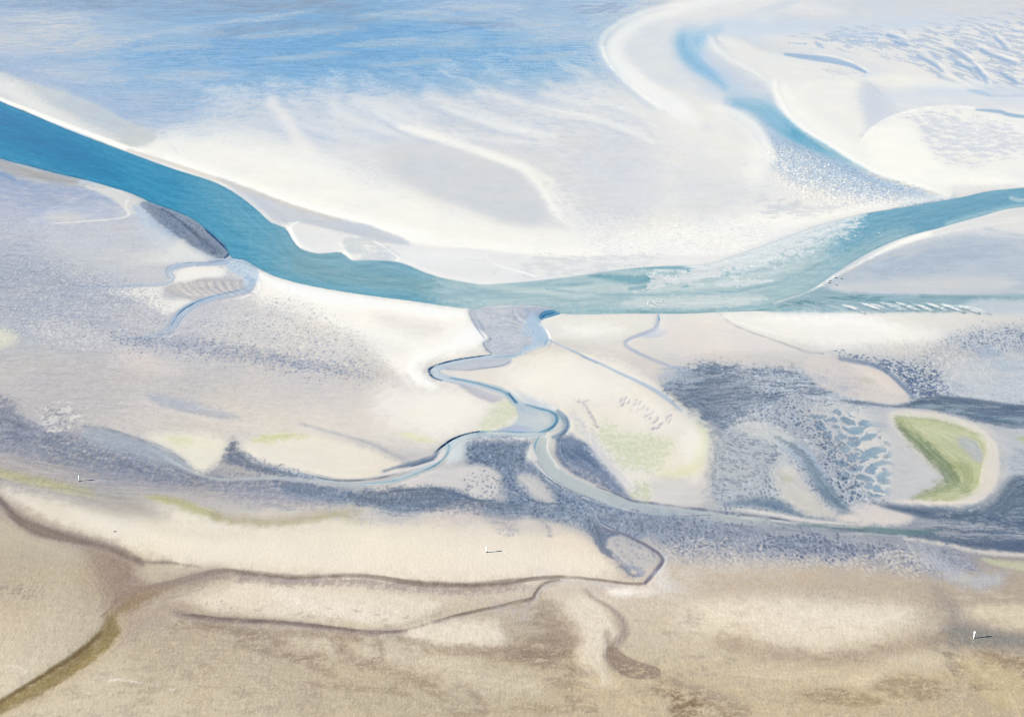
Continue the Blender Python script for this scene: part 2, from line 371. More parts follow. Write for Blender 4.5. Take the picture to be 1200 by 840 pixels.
P((138,190,222), [(806,40),(797,50),(798,60),(806,70),(822,78),(838,84),(826,70),(820,56),(824,44)], f=8, a=.9, wet=.9)
P((200,208,224), [(826,64),(850,72),(880,90),(896,104),(860,112),(830,96)], f=10, a=.8, wob=1)
S((184,194,212), [(838,44),(842,51),(850,48)], w=2, f=2, a=.7)
S((240,240,240), [(832,44,5),(840,58,6),(858,70,6),(880,82,5),(896,93,4),(908,102,4)], f=6, a=.5, h=.1)
P((228,229,230), [(842,44),(870,48),(900,62),(960,68),(1010,86),(990,92),(940,92),(912,100),(890,84),(860,66)], f=6, a=.9, wob=1)
S((178,200,226), [(806,62,10),(824,80,14),(846,96,16),(868,112,16),(890,124,12)], f=12, a=.75, wet=.6)
S((120,178,214), [(800,50,8),(806,64,10),(822,78,9),(842,90,5)], f=7, a=.8, wet=.8)
# teal pool of the upper creek, fading into rippled shallows
P((186,202,222), [(850,116),(880,112),(908,112),(925,135),(950,153),(985,178),(1015,196),(1050,210),(1090,224),(1120,232),(1080,240),(1030,236),(980,228),(930,214),(905,196),(895,170),(880,150),(856,134)], f=9, a=.9, wet=.7, wob=1)
P((150,178,204), [(880,150),(930,160),(980,180),(1030,204),(1090,226),(1100,233),(1060,232),(1000,224),(950,212),(915,190)], f=12, a=.9, tex='rip2', cov=.55, sh=.2, h=.0)
P((232,230,230), [(890,160),(930,176),(980,200),(1030,222),(1090,232),(1040,244),(960,240),(910,222)], f=14, a=.8, tex='rip2', cov=.5, sh=.14, h=.12)
S((92,168,198), [(862,122,8),(890,126,16),(912,142,22),(940,160,18),(975,178,10),(1015,198,4)], f=8, a=.9, wet=.9)
S((58,158,192), [(885,126,5),(900,134,12),(918,148,15),(938,160,8)], f=8, a=.85, wet=.95)
S((150,192,216), [(852,116,4),(876,120,5),(900,120,6)], f=5, a=.7)
S((242,241,239), [(908,96,5),(909,108,7),(916,124,9),(932,141,10),(955,156,10),(985,173,9),(1010,190,9),(1045,205,7),(1080,217,6),(1112,230,4)], f=5, a=.95, h=.3)
S((208,196,180), [(925,146),(950,162),(985,183),(1020,203),(1060,217),(1095,228)], w=1.4, f=1.6, a=.45)
S((240,240,239), [(846,126,5),(866,134,7),(886,148,8),(896,164,9),(905,185,14)], f=7, a=.9, h=.2)
P((234,234,233), [(916,100),(960,92),(1010,95),(1020,120),(1015,150),(1008,176),(1020,195),(980,172),(945,148),(925,130)], f=9, a=.85, wob=1)
P((208,213,223), [(1015,95),(1045,122),(1040,136),(1018,150),(1012,130)], f=10, a=.6)
P((236,236,235), [(1011,172),(1014,160),(1026,148),(1045,137),(1080,128),(1120,126),(1160,132),(1230,142),(1230,212),(1150,216),(1100,216),(1050,205),(1020,190)], f=5, a=.85, wob=1)
P((206,212,226), [(1062,138),(1110,132),(1150,142),(1185,150),(1210,170),(1160,188),(1110,190),(1085,170)], f=16, a=.85, tex='sf', cov=.62, sh=.25, wob=3)
S((248,247,244), [(1009,174),(1011,163),(1022,151),(1040,139),(1062,132),(1085,127),(1120,125),(1150,129)], w=2.2, f=1.8, a=.95, h=.12)
S((196,208,226), [(1010,160),(1020,148),(1040,135),(1060,128)], w=4, f=5, a=.45)
S((228,228,230), [(1110,198),(1140,188),(1150,192),(1120,208)], w=3, f=5, a=.7)
S((150,178,210), [(920,64,3),(945,67,6),(968,70,7),(995,76,5),(1015,85,2)], f=3, a=.85, wet=.8)
S((148,176,208), [(1002,80),(1014,85)], w=2.4, f=2, a=.7)
S((240,240,240), [(945,63),(975,66),(1005,76),(1018,84)], w=2, f=2, a=.8)
P((184,192,208), [(960,78),(985,80),(1008,86),(990,90),(968,86)], f=5, a=.55, tex='rip')
S((186,200,222), [(1012,90),(1024,103),(1035,113),(1045,120)], w=2, f=2, a=.7)
P((226,226,228), [(900,45),(960,40),(1050,38),(1250,30),(1250,110),(1150,104),(1080,100),(1040,85),(1000,68),(940,60)], f=12, a=.8, wob=2)
P((170,190,218), [(930,48),(1000,36),(1080,34),(1250,20),(1250,110),(1150,104),(1090,82),(1020,60)], f=16, a=.85, tex='diap', cov=.47, sh=.1, wet=.6, wob=2)
P((220,212,206), [(960,42),(1080,32),(1250,24),(1250,110),(1150,100),(1060,70)], f=16, a=.5, tex='diap', cov=.22, sh=.2, wob=2)
P((178,196,222), [(970,40),(1020,38),(1030,50),(1000,56)], f=6, a=.7, tex='sf', cov=.7)
for p in ([(1040,42),(1055,46),(1062,54),(1050,50)],[(1075,66),(1095,76),(1104,84)],[(1140,78),(1152,90),(1158,104)],[(1112,58),(1130,68),(1148,84)],[(1150,60),(1170,68),(1190,76)],[(1165,44),(1180,58)],[(1120,74),(1138,82)],[(1172,86),(1192,98)],[(1100,90),(1118,96)]):
    S((146,172,206), p, w=4, f=3.5, a=.7, wob=1, wet=.8)
    S((240,239,238), [(x+4, y-4) for x, y in p], w=2.5, f=3, a=.7, h=.15)
S((196,212,230), [(1080,102),(1150,106),(1260,112)], w=10, f=8, a=.7)
S((142,180,208), [(1134,106,2),(1150,109,5),(1162,113,2)], f=2, a=.8, wet=.9)
S((158,182,206), [(1158,113),(1200,113),(1260,114)], w=2, f=2, a=.8)
S((142,172,200), [(1144,129,2),(1170,131,4),(1190,136,4),(1260,142,4)], f=2.5, a=.8, wet=.9)
S((186,198,216), [(1100,80),(1124,102),(1130,101)], w=1.6, f=2, a=.5)

# ---- main tidal channel
chan = [(-180,45),(-90,80),(0,119),(60,144),(100,160),(148,178),(200,197),(250,213),(278,228),(300,245),(318,261),(334,267),(343,281),(352,291),(372,297),(400,296),(412,305),(440,305),(470,308),(500,320),(530,328),(570,333),(620,330),(680,323),(720,317),(760,313),(800,311),(830,309),(860,300),(900,286),(960,264),(1010,251),(1060,243),(1100,236),(1128,231),(1160,224),(1200,220),(1350,205),
        (1350,232),(1200,242),(1150,253),(1100,267),(1062,277),(1030,290),(1000,306),(975,322),(960,333),(940,343),(905,356),(940,363),(880,364),(800,367),(740,367),(680,368),(655,366),(640,359),(600,357),(570,359),(555,362),(520,358),(480,352),(440,347),(400,341),(360,334),(330,326),(312,319),(298,311),(286,304),(272,302),(267,294),(262,285),(245,271),(225,256),(200,245),(180,238),(150,225),(130,219),(110,213),(60,201),(30,193),(0,185),(-150,135)]
NOISY[0] = False; _sl, _m = m_poly(chan, 11, 0, 0); NOISY[0] = True; BANK = np.zeros_like(HT); BANK[_sl] = _m
P((150,170,182), chan, f=2.4, water=1, wob=0, fine=.25)
on_water(True)
wd = (V*0+1)
P((44,136,180), [(-180,20),(0,100),(150,160),(240,200),(300,250),(290,320),(200,270),(60,215),(0,200),(-180,150)], f=70)
S((24,122,170), [(-150,95,40),(0,145,40),(80,178,30),(140,204,20)], f=34, a=.85)
P((64,148,186), [(120,160),(200,196),(260,215),(300,300),(240,270),(150,225)], f=50, a=.7)
P((104,164,190), [(235,195),(300,235),(345,285),(380,345),(300,320),(250,280)], f=60)
S((84,156,188), [(225,240),(262,272),(280,300)], w=26, f=26, a=.7)
P((124,166,183), [(340,262),(420,290),(500,315),(560,330),(560,365),(440,355),(340,335)], f=50)
S((124,160,172), [(350,310),(420,325),(500,335)], w=10, f=14, a=.6)
S((96,160,188), [(300,314),(360,333),(440,345),(520,357)], w=10, f=12, a=.5)
P((172,193,201), [(520,322),(620,316),(700,300),(840,300),(940,262),(985,262),(975,310),(960,335),(900,372),(560,372)], f=36)
S((150,180,194), [(520,345,16),(580,340,14),(640,334,10),(690,330,8)], f=14, a=.7)
S((196,208,212), [(560,333,4),(640,342,8),(720,338,8),(800,336,8),(880,326,8),(940,308,6)], f=8, a=.7)
P((112,160,184), [(985,290),(1000,268),(1040,254),(1100,236),(1150,224),(1200,218),(1350,200),(1350,240),(1200,246),(1120,264),(1040,287),(1000,304)], f=24, a=.85)
S((96,150,178), [(1060,268),(1100,254),(1150,240),(1210,228)], w=10, f=14, a=.5, tex='str', cov=.8)
P((160,186,196), [(880,345),(940,318),(985,296),(1040,272),(1070,270),(1040,290),(985,320),(950,342),(905,358)], f=12, a=.7)
P((224,228,232), [(750,296),(800,285),(860,262),(950,235),(1000,236),(1004,262),(970,276),(930,298),(880,314),(830,324),(790,322),(768,314)], f=24, a=.9, tex='sf', cov=1.3, sh=.5, wob=2)
P((176,198,210), [(780,324),(860,318),(920,300),(975,272),(1000,256),(1000,280),(960,300),(900,320),(840,332),(800,330)], f=20, a=.6, tex='rip2', cov=.55, sh=.2)
P((172,192,206), [(780,300),(860,280),(940,250),(1000,245),(990,270),(930,300),(860,322),(790,322)], f=12, a=.55, tex='rip2', cov=.42, sh=.16)
P((246,246,247), [(780,300),(860,280),(940,250),(985,250),(960,276),(910,304),(860,318),(790,320)], f=12, a=.6, tex='rip2', cov=.3, sh=.1)
P((226,229,233), [(840,332),(900,326),(905,330),(860,337)], f=5, a=.7, tex='leo', cov=.7)
S((104,154,172), [(690,322,3),(715,325,7),(745,328,9),(770,326,8),(758,335,5),(738,338,2)], f=6, a=.75)
S((110,158,176), [(690,316,1),(740,314,2),(772,313,5),(800,314,5),(812,318,3)], f=4, a=.75)
P((216,219,224), [(762,322),(786,324),(810,316),(830,306),(862,312),(840,324),(805,332),(780,334),(760,340),(735,342),(757,336)], f=5, a=.85, tex='sf', cov=.9)
S((120,164,180), [(800,336),(806,335)], w=3, f=2, a=.8)
S((140,172,187), [(640,338,2),(700,344,3),(780,345,3),(860,341,3),(920,328,3),(965,306,2)], f=3.5, a=.8)
S((150,180,192), [(560,350,5),(620,346,6),(680,352,5),(740,350,4)], f=7, a=.5)
P((204,212,216), [(725,356),(745,350),(790,347),(850,347),(895,346),(890,353),(850,360),(800,361),(760,360)], f=6, a=.85)
S((146,178,190), [(640,362),(740,364),(800,364),(860,362),(905,356),(950,340)], w=4, f=5, a=.75)
S((112,152,160), [(735,364.5),(800,366.5),(860,366),(900,362),(950,352)], w=2.4, f=2.5, a=.85)
S((210,218,222), [(1185,232),(1200,234),(1230,230)], w=4, f=5, a=.7)
S((180,200,210), [(1110,262),(1160,248),(1220,238)], w=4, f=6, a=.6)
P((190,198,206), [(555,362),(600,356),(650,362),(640,368),(560,368)], f=6, a=.3)
on_water(False)
S((244,243,240), [(940,352,2),(958,337,2.5),(975,326,3),(1002,312,3.5),(1030,297,4),(1060,284,6),(1100,272,7),(1150,262,7),(1200,256,8),(1300,244,8)], f=3.5, a=.9, h=.2)
P((214,216,220), [(1100,266),(1150,254),(1200,243),(1320,234),(1320,262),(1200,262),(1140,268),(1090,276)], f=6, a=.8)
S((176,192,210), [(1155,268),(1180,274),(1210,278)], w=3, f=4, a=.6)
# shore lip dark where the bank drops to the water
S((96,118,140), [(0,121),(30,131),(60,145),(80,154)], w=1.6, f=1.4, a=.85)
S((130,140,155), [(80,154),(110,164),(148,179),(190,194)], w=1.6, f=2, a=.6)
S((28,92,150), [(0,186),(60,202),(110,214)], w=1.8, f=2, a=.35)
# rippled shallows on the right, south of the channel spit
P((188,198,212), [(965,334),(1000,314),(1060,290),(1120,276),(1200,278),(1340,270),(1340,345),(1200,346),(1000,342)], f=8, a=.9, wet=.6)
P((206,208,212), [(975,334),(1010,330),(1100,326),(1180,326),(1180,338),(1060,343),(990,341)], f=7, a=.85)
P((172,186,206), [(1000,316),(1050,300),(1120,284),(1190,290),(1170,300),(1100,316),(1040,324)], f=12, a=.6, tex='sf', cov=.75, wet=.7)
S((206,202,198), [(985,322),(1010,311),(1045,300),(1080,294)], w=3, f=4, a=.6)
P((150,180,194), [(900,358),(940,344),(965,336),(985,342),(1060,345),(1140,346),(1340,342),(1340,362),(1200,366),(1120,366),(1000,366),(900,366)], f=5, a=.9, wet=.8)
S((112,154,166), [(905,360),(960,352),(1020,350),(1060,356),(1100,360)], w=6, f=7, a=.8, tex='str', cov=.75)
S((134,168,182), [(1080,347),(1140,349),(1200,349),(1300,346)], w=4, f=4, a=.8)
P((200,207,214), [(1140,352),(1180,350),(1330,352),(1330,370),(1180,370),(1130,364)], f=7, a=.9)
for i, (x, y) in enumerate([(920,354),(950,357),(978,359),(1004,360),(1030,358),(1048,357),(1064,357),(1080,358),(1096,358),(1112,359),(1128,360),(1142,361)]):
    k = 1 if i > 3 else .5
    S((120,140,160), [(x-4,y+1),(x+8,y+4),(x+20,y+8)], w=1.8, f=1.6, a=.6*k)
    S((240,240,240), [(x-9,y-2,1),(x+2,y+1,2.6),(x+14,y+6,1)], f=1.6, a=.95*k, h=.12)
S((236,238,238), [(780,366),(900,366.5),(960,367)], w=1.3, f=1.2, a=.7)

# ---- near left: wet lilac flats between channel and creek
P((182,186,192), [(-150,150),(0,186),(60,202),(112,214),(100,220),(60,219),(20,210),(-150,170)], f=5, a=.9)
P((158,172,202), [(-150,165),(0,198),(50,215),(100,222),(140,246),(100,256),(50,250),(0,238),(-150,230)], f=14, a=.7, tex='sf', cov=.7, sh=.3, wob=3, wet=.6)
S((108,146,196), [(-20,200),(8,206),(16,210)], w=4, f=5, a=.7)
P((196,204,222), [(50,245),(110,240),(140,252),(100,262),(40,262)], f=14, a=.6, wob=2)
P((216,212,206), [(55,254),(80,249),(100,256),(80,262)], f=8, a=.7)
P((194,196,206), [(60,262),(150,258),(220,285),(200,300),(120,300),(60,285)], f=20, a=.6)
P((212,213,214), [(100,219),(114,216),(143,221),(163,230),(172,236),(170,248),(156,252),(146,246),(140,240),(122,228)], f=3, a=.95)
S((200,210,224), [(92,214),(104,213),(116,218)], w=5, f=3, a=.8)
S((150,160,174), [(108,219),(122,220)], w=1.6, f=1.5, a=.7)
S((238,240,242), [(152,232,2),(148,238,3),(148,245,3),(151,251,3),(146,255,2),(120,258,1.4),(60,262,1)], f=2, a=.85, h=.08)
P((166,186,216), [(160,240),(172,244),(195,262),(225,285),(215,284),(185,272),(165,262),(155,250)], f=7, a=.75, tex='sf', cov=.8)
mud = [(168,236),(180,236),(190,241),(205,247),(222,255),(237,264),(243,271),(255,282),(264,291),(268,296),(263,301),(256,303),(245,299),(232,292),(217,284),(203,274),(188,263),(174,250),(164,241)]
P((150,162,184), mud, f=2.5, a=.95, wob=0, wet=.5, pit=.3)
P((106,122,150), mud, f=6, a=.8, tex='leo', cov=.35, sh=.1, h=-.15)
for k in (2,5,8,11):
    S((112,130,160), [(176+k*1.2,240+k*.9),(205+k*.2,256+k*1.1),(235-k*.5,278+k*1.0),(256-k*.6,294+k*.5)], w=1.1, f=1.2, a=.55, fine=.8)
S((190,206,226), [(170,247),(190,264),(215,283),(240,298),(250,302)], w=3, f=3, a=.8, tex='sf', cov=.8)
S((20,76,136), [(190,240.5,1),(205,246,1.6),(222,253,2),(237,262,2.4),(243,270,2.6),(255,281,2.6),(264,290,3),(269,296,2.6),(263,302,2.2)], f=1.2, a=.95, cut=-.3)  # steep edge of the mud: its shade and wet face painted dark
S((34,88,140), [(288,304,3.4),(298,311,3),(308,316,2.4),(322,322,1.4),(340,327,1)], f=1.2, a=.95, cut=-.3)  # shaded wet shore drop, painted as a dark line

# pale sand, ridges west of the creek delta
P((214,215,216), [(200,290),(215,285),(235,297),(250,304),(235,308),(200,308),(175,304),(180,298)], f=8, a=.8)
P((216,216,217), [(150,300),(200,290),(210,305),(180,309),(150,308)], f=12, a=.6)
P((238,234,227), [(232,312),(262,311),(262,324),(240,326),(215,330),(200,334),(190,345),(205,352),(240,342),(200,368),(160,350),(120,342),(160,336),(190,334),(206,326),(205,318)], f=6, a=.85, wob=1)
P((190,188,192), [(192,338),(210,330),(235,327),(262,327),(285,328),(288,336),(270,344),(245,349),(225,352),(205,346)], f=4, a=.85)
for i in range(7):
    x = 212+i*11
    S((222,214,204), [(x,331),(x+2,338),(x+10,344),(x+18,346)], w=2.6, f=2.4, a=.75, h=.08)
    S((160,162,176), [(x+4,331),(x+7,337),(x+15,343)], w=1.2, f=1.5, a=.5)
S((176,180,194), [(194,340),(205,346),(220,348),(226,351)], w=2, f=2, a=.6)
S((150,162,186), [(258,313),(262,316),(261,322),(264,325)], w=2.4, f=1.4, a=.75, tex='leo', cov=.9)
# dry sand apron, south bank
P((242,238,231), [(294,312),(315,319),(340,327),(400,341),(480,353),(551,363),(562,384),(572,398),(540,415),(505,424),(495,436),(508,452),(480,445),(455,428),(430,405),(400,388),(360,372),(320,360),(300,350),(304,330)], f=12, a=.95, wob=2)
P((248,247,244), [(300,318),(340,330),(400,344),(480,356),(545,366),(520,374),(440,364),(380,356),(330,342)], f=10, a=.9)
P((247,245,241), [(484,432),(500,420),(530,412),(560,405),(570,398),(560,380),(540,395),(510,408),(484,420),(478,436),(492,452),(512,452),(500,440)], f=9, a=.9)
P((214,209,206), [(440,368),(480,372),(520,384),(500,394),(470,388)], f=16, a=.5)
P((222,220,214), [(410,395),(450,400),(480,412),(450,420),(420,410)], f=16, a=.4)
S((246,244,240), [(302,330),(304,337),(298,343),(285,348),(260,352)], w=3, f=3, a=.8, h=.1)

# creek of the left delta
S((176,192,218), [(284,306,7),(262,307,8),(235,309,6),(212,311,6),(200,315,6),(199,321,6),(203,326,5),(198,331,4),(180,334,4),(140,335,3),(90,336,2)], f=2.4, a=.9, water=2, wet=.7, cut=-.12)
S((120,140,176), [(262,305),(240,308),(215,308),(200,311),(195,316),(194,321),(197,326)], w=1.1, f=1.2, a=.7)
S((236,238,240), [(201,317),(199,321),(202,325),(199,329)], w=1.4, f=1.4, a=.7)
P((192,208,228), [(274,303),(290,303),(300,312),(303,322),(301,332),(293,338),(286,334),(284,325),(272,320),(264,314)], f=4, a=.9, wet=.7, wob=1)
P((150,182,218), [(272,303),(290,304),(300,312),(302,330),(292,337),(284,325),(266,316)], f=3, a=.8, tex='leo', cov=.42, sh=.08)
P((224,230,236), [(272,303),(290,304),(300,312),(302,330),(292,337),(284,325),(266,316)], f=3, a=.8, tex='mot', cov=.22, sh=.08)
S((178,194,218), [(296,330,8),(292,338,9),(276,344,8),(255,348,7),(238,353,8),(222,360,9),(210,370,11),(204,380,11),(196,388,9),(182,394,6),(160,397,4),(130,399,2)], f=2.2, a=.92, water=2, wet=.8, cut=-.12)
S((84,134,180), [(284,339,1),(262,344,1.2),(240,350,1.4),(224,357,1.6),(213,364,1.6),(206,372,1.2),(201,381,1)], f=1.1, a=.85)
S((200,196,204), [(280,348),(250,354),(232,362),(220,373),(214,382)], w=4, f=4, a=.7)
S((228,222,214), [(216,375),(214,383),(206,391),(192,397)], w=1.6, f=1.6, a=.7, h=.06)

# speckled wet sand, left
speck = [(-150,300),(0,300),(120,320),(190,350),(205,400),(215,378),(260,355),(330,355),(400,385),(450,430),(440,452),(340,440),(260,430),(180,420),(100,410),(0,400),(-150,390)]
P((150,162,190), speck, f=24, a=.62, tex='mot', cov=.36, sh=.12, h=-.04, wob=4, pit=.5)
P((222,216,210), speck, f=24, a=.5, tex='mot', cov=.22, sh=.12, h=.05, wob=4)
P((160,168,190), [(-150,335),(0,352),(60,356),(130,372),(150,385),(90,382),(0,366),(-150,360)], f=16, a=.5, tex='mot', cov=.6, sh=.3, wob=3)
S((148,158,184), [(110,390,4),(160,396,10),(220,402,18),(290,414,18),(350,424,16),(400,434,12),(430,440,4)], f=16, a=.6, tex='mot', cov=.65, sh=.28, wob=3)
P((226,216,206), [(300,362),(350,358),(380,375),(420,400),(440,420),(380,410),(330,395)], f=14, a=.5, tex='mot', cov=.5, sh=.2)
P((216,206,200), [(128,418),(150,408),(190,420),(215,436),(190,438),(150,432)], f=12, a=.7, wob=2)
P((200,200,205), [(140,395),(200,400),(260,430),(200,425)], f=20, a=.3)
P((220,216,196), [(-60,385),(0,383),(20,392),(15,405),(-20,412),(-60,410)], f=10, a=.8)
P((176,182,198), [(172,464),(180,461),(215,468),(250,478),(282,489),(262,491),(225,484),(190,476)], f=6, a=.75, wob=1)
S((222,212,204), [(165,470),(195,480),(240,490),(275,494)], w=3, f=4, a=.5)
P((186,182,188), [(20,420),(120,415),(150,450),(130,500),(60,480),(20,450)], f=40, a=.4, wob=3)
P((206,198,194), [(300,440),(420,440),(480,470),(430,500),(340,490)], f=40, a=.4, wob=3)
P((160,166,180), [(48,478),(70,474),(92,480),(92,500),(70,506),(50,498)], f=8, a=.7, tex='leo', cov=.42, h=-.1)
P((226,220,208), [(48,478),(70,474),(92,480),(92,500),(70,506),(50,498)], f=8, a=.6, tex='leo', cov=.2, h=.1)

# dark muddy band crossing the left
P((150,154,174), [(-150,440),(0,463),(22,482),(45,498),(90,503),(120,503),(160,516),(210,534),(235,550),(280,558),(370,562),(400,578),(330,592),(250,578),(150,568),(80,552),(0,535),(-150,520)], f=14, a=.85, tex='mot', cov=.85, sh=.35, wob=3, wet=.4)
P((120,130,158), [(-60,450),(0,468),(30,495),(60,515),(30,520),(0,505),(-60,490)], f=14, a=.5, tex='sf', cov=.6)
P((124,132,156), [(50,510),(110,520),(170,540),(240,556),(330,562),(360,575),(280,572),(200,562),(120,545),(60,530)], f=14, a=.55, tex='mot', cov=.55, sh=.2, wob=3)
P((166,176,190), [(96,503),(118,502),(160,514),(205,530),(220,545),(180,542),(130,528),(100,516)], f=6, a=.75)
S((150,160,178), [(96,500),(125,503),(165,517),(205,532)], w=2, f=3, a=.6)
P((228,222,204), [(172,510),(200,507),(236,508),(268,516),(268,528),(258,540),(244,552),(232,553),(224,545),(215,536),(195,524)], f=9, a=.95, h=.15)
P((210,212,150), [(198,512),(225,514),(222,522),(205,518)], f=8, a=.4)
P((130,138,160), [(272,512),(278,520),(288,532),(306,541),(335,549),(320,553),(285,547),(262,540),(266,528)], f=6, a=.7, tex='sf', cov=.8)
P((229,221,205), [(284,521),(296,513),(330,510),(372,511),(410,520),(445,531),(470,542),(476,548),(462,554),(438,560),(405,563),(372,558),(332,549),(305,541),(290,532)], f=7, a=.97, h=.15, wob=1)
P((204,208,154), [(294,516),(310,510),(338,507),(360,510),(340,514),(305,520)], f=6, a=.75, tex='mot', cov=.85, sh=.4)
P((214,216,172), [(466,508),(482,507),(500,512),(512,517),(495,518),(478,513)], f=5, a=.75)
P((214,216,168), [(480,485),(490,478),(495,486)], f=6, a=.5)
P((206,211,176), [(558,500),(566,488),(584,470),(600,468),(610,478),(600,490),(588,500),(572,505)], f=9, a=.75, tex='mot', cov=.85, sh=.4)
S((168,172,190), [(352,496,2),(380,504,2.4),(415,514,3),(440,521,5),(455,529,4),(470,536,2.5),(482,541,2)], f=5, a=.6, wob=1)
P((246,241,232), [(450,455),(520,452),(570,470),(560,490),(520,510),(470,500),(440,480)], f=26, a=.6)
P((236,228,214), [(520,468),(545,480),(550,500),(520,505)], f=20, a=.4)
P((176,178,196), [(536,448),(560,455),(580,462),(590,466),(578,472),(560,466),(545,458)], f=5, a=.7)

# ---- big meandering creek
delta = [(549,363),(565,360),(600,358),(640,358),(654,363),(646,370),(636,374),(634,379),(641,387),(645,398),(640,406),(628,412),(612,415),(595,416),(576,415),(569,408),(566,402),(574,397),(568,390),(560,384),(553,375)]
P((188,193,207), delta, f=3, a=.97, wet=.6, cut=-.15, wob=0, pit=.3)
P((206,210,216), delta, f=6, a=.6, tex='sf', cov=.5, sh=.12)
P((160,176,204), [(600,362),(640,360),(650,366),(634,376),(640,392),(640,404),(625,412),(612,408),(625,398),(620,385),(605,378)], f=5, a=.7, tex='sf', cov=.6)
P((178,203,230), [(612,392),(616,376),(625,366),(634,374),(633,380),(641,388),(644,398),(636,406),(620,412),(606,413),(622,404),(626,395)], f=4, a=.8, wet=.8)
S((226,230,236), [(604,364),(608,372),(616,378)], w=3, f=3, a=.6)
for p in ([(552,374),(558,383),(563,390),(568,397)], [(556,368),(562,378),(567,386)]):
    S((142,162,196), p, w=1.6, f=2, a=.75)
S((96,124,162), [(575,397),(568,400),(567,405),(571,410),(576,414)], w=1.8, f=2, a=.8)
for k in range(5):
    S((222,218,214) if k % 2 else (166,178,204), [(590+k*3,408-k*2),(606+k*3,404-k*2),(617+k*2,398-k*2),(616+k,390-k*2),(606,384-k*2),(590,382-k*3)], w=1.1, f=1.2, a=.55)
    S((218,216,214) if k % 2 else (168,180,204), [(560+k*5,366),(566+k*5,374),(562+k*5,384)], w=1, f=1.4, a=.45, fine=.8)
S((58,122,172), [(540,352,1),(570,352,1.4),(600,354,1.6),(628,356,2),(642,358.5,2.4),(650,361,2.4)], f=1.2, a=0)
P((88,148,196), [(634,366),(642,363),(652,360),(657,363),(656,368),(646,371),(637,375),(633,378),(631,372)], f=1.5, a=.9, tex='sf', cov=.85, wet=.8)
S((30,90,150), [(634,372),(640,368),(650,366)], w=1.6, f=1.2, a=.8)
S((250,250,250), [(633,380),(640,386),(644,394),(646,402)], w=2.4, f=1.4, a=.95, h=.3)
# upper bend
P((192,196,208), [(516,430),(540,424),(570,420),(595,418),(600,422),(597,428),(575,431),(550,433),(530,434),(520,432)], f=3, a=.95, wet=.4)
S((140,152,178), [(522,432),(545,434),(570,431),(590,428),(598,422)], w=1.5, f=1.6, a=.7)
S((192,205,219), [(645,399,4),(641,407,7),(625,413,7),(605,417,5),(580,418,5),(552,421,5),(525,427,6),(511,433,8),(512,439,9),(530,445,8),(552,449,8),(575,454,8),(592,460,9),(602,468,10),(614,478,10),(628,486,9)], f=2, a=.95, water=2, wet=.9, cut=-.12)
S((110,160,202), [(641,398,2),(636,407,2),(622,413,2),(600,417,1.6),(578,418,1.4)], f=1.5, a=.6)
S((24,74,128), [(576,415.5,1),(560,417.5,1.4),(540,420.5,1.6),(520,425,1.9),(508,429,2.2),(503,433,3),(504,438,2.8),(509,443,1.8),(518,446,1.2)], f=1, a=.95, cut=-.15)  # shade and wet mud of the outer cut bank, painted dark
S((124,166,198), [(528,443,1.6),(550,447,2.2),(573,453,2.6),(590,459,3),(600,466,4),(608,474,3)], f=1.8, a=.85)
S((22,84,140), [(596,460,1),(602,468,2.4),(608,475,2.2),(614,480,1.4)], f=1.1, a=.9, cut=-.15)  # cut-bank shade and wet mud painted in
S((206,210,220), [(522,445),(545,450),(570,456),(590,463)], w=2.6, f=2, a=.7)
S((176,186,206), [(540,452),(560,458),(575,464)], w=3, f=3, a=.6)
# lower pool
P((188,202,213), [(604,472),(625,474),(645,480),(657,487),(662,496),(655,504),(640,507),(615,508),(590,507),(582,505),(600,498),(608,488)], f=3, a=.95, water=2, wet=.9, cut=-.12, wob=0)
P((206,212,214), [(612,486),(630,484),(645,490),(640,500),(620,502),(606,500)], f=9, a=.5)
P((222,222,216), [(630,484),(645,490),(640,498),(634,492)], f=4, a=.4)
P((180,190,222), [(582,504),(605,498),(625,503),(610,507)], f=3, a=.7)
P((182,200,222), [(600,458),(616,462),(640,472),(652,480),(640,482),(618,472)], f=6, a=.7)
S((98,150,186), [(616,474,1.4),(630,478,2),(645,482,2.6),(652,487,3.6),(652,495,4.4),(645,502,3.4),(634,506,2)], f=2, a=.85, wet=.9)
S((116,160,192), [(636,506,1.6),(615,506.5,2),(590,505.5,2.4),(572,505.5,2.6),(558,507,3)], f=1.5, a=.85)
S((238,240,241), [(648,478),(660,484),(667,492),(668,500),(664,508)], w=2, f=2, a=.85, h=.1)
S((140,160,186), [(654,482,5),(662,490,7),(665,499,7),(659,507,6),(648,512,4)], f=3, a=.9, wet=.6)
S((90,118,152), [(663,489),(666,497),(663,505),(656,510)], w=2, f=1.6, a=.75)
P((210,208,210), [(655,492),(659,497),(655,506),(645,511),(638,512),(648,504)], f=2.5, a=.8)
# creek running left
S((190,204,215), [(638,509,4),(612,510,5),(585,510,5),(560,510,6),(540,514,9),(526,522,12),(520,531,11),(512,540,9),(500,547,8),(484,555,7),(465,562,6),(445,566,5),(420,567,5),(395,565,5),(370,560,6),(345,555,4),(318,551,3)], f=2, a=.95, water=2, wet=.9, cut=-.12)
S((232,234,236), [(640,512),(610,514),(585,513),(560,512)], w=2.6, f=2.5, a=.7)
S((20,58,104), [(562,505,1),(545,508.5,1.6),(533,513,2),(523,519,2.4),(515,525,2.4),(511,530,1.6)], f=1, a=.95, cut=-.15)  # dark line painted for the shaded, muddy cut bank
P((222,214,212), [(516,530),(521,524),(523,532),(516,539),(500,545),(480,551),(460,556),(440,558),(470,550),(495,543)], f=3, a=.9)
S((116,136,166), [(512,530,4),(508,536,5),(495,540,6),(478,545,5),(462,548,3),(450,552,2)], f=4, a=.85)
S((72,100,140), [(508,538),(495,542),(482,546)], w=1.6, f=1.5, a=.7)
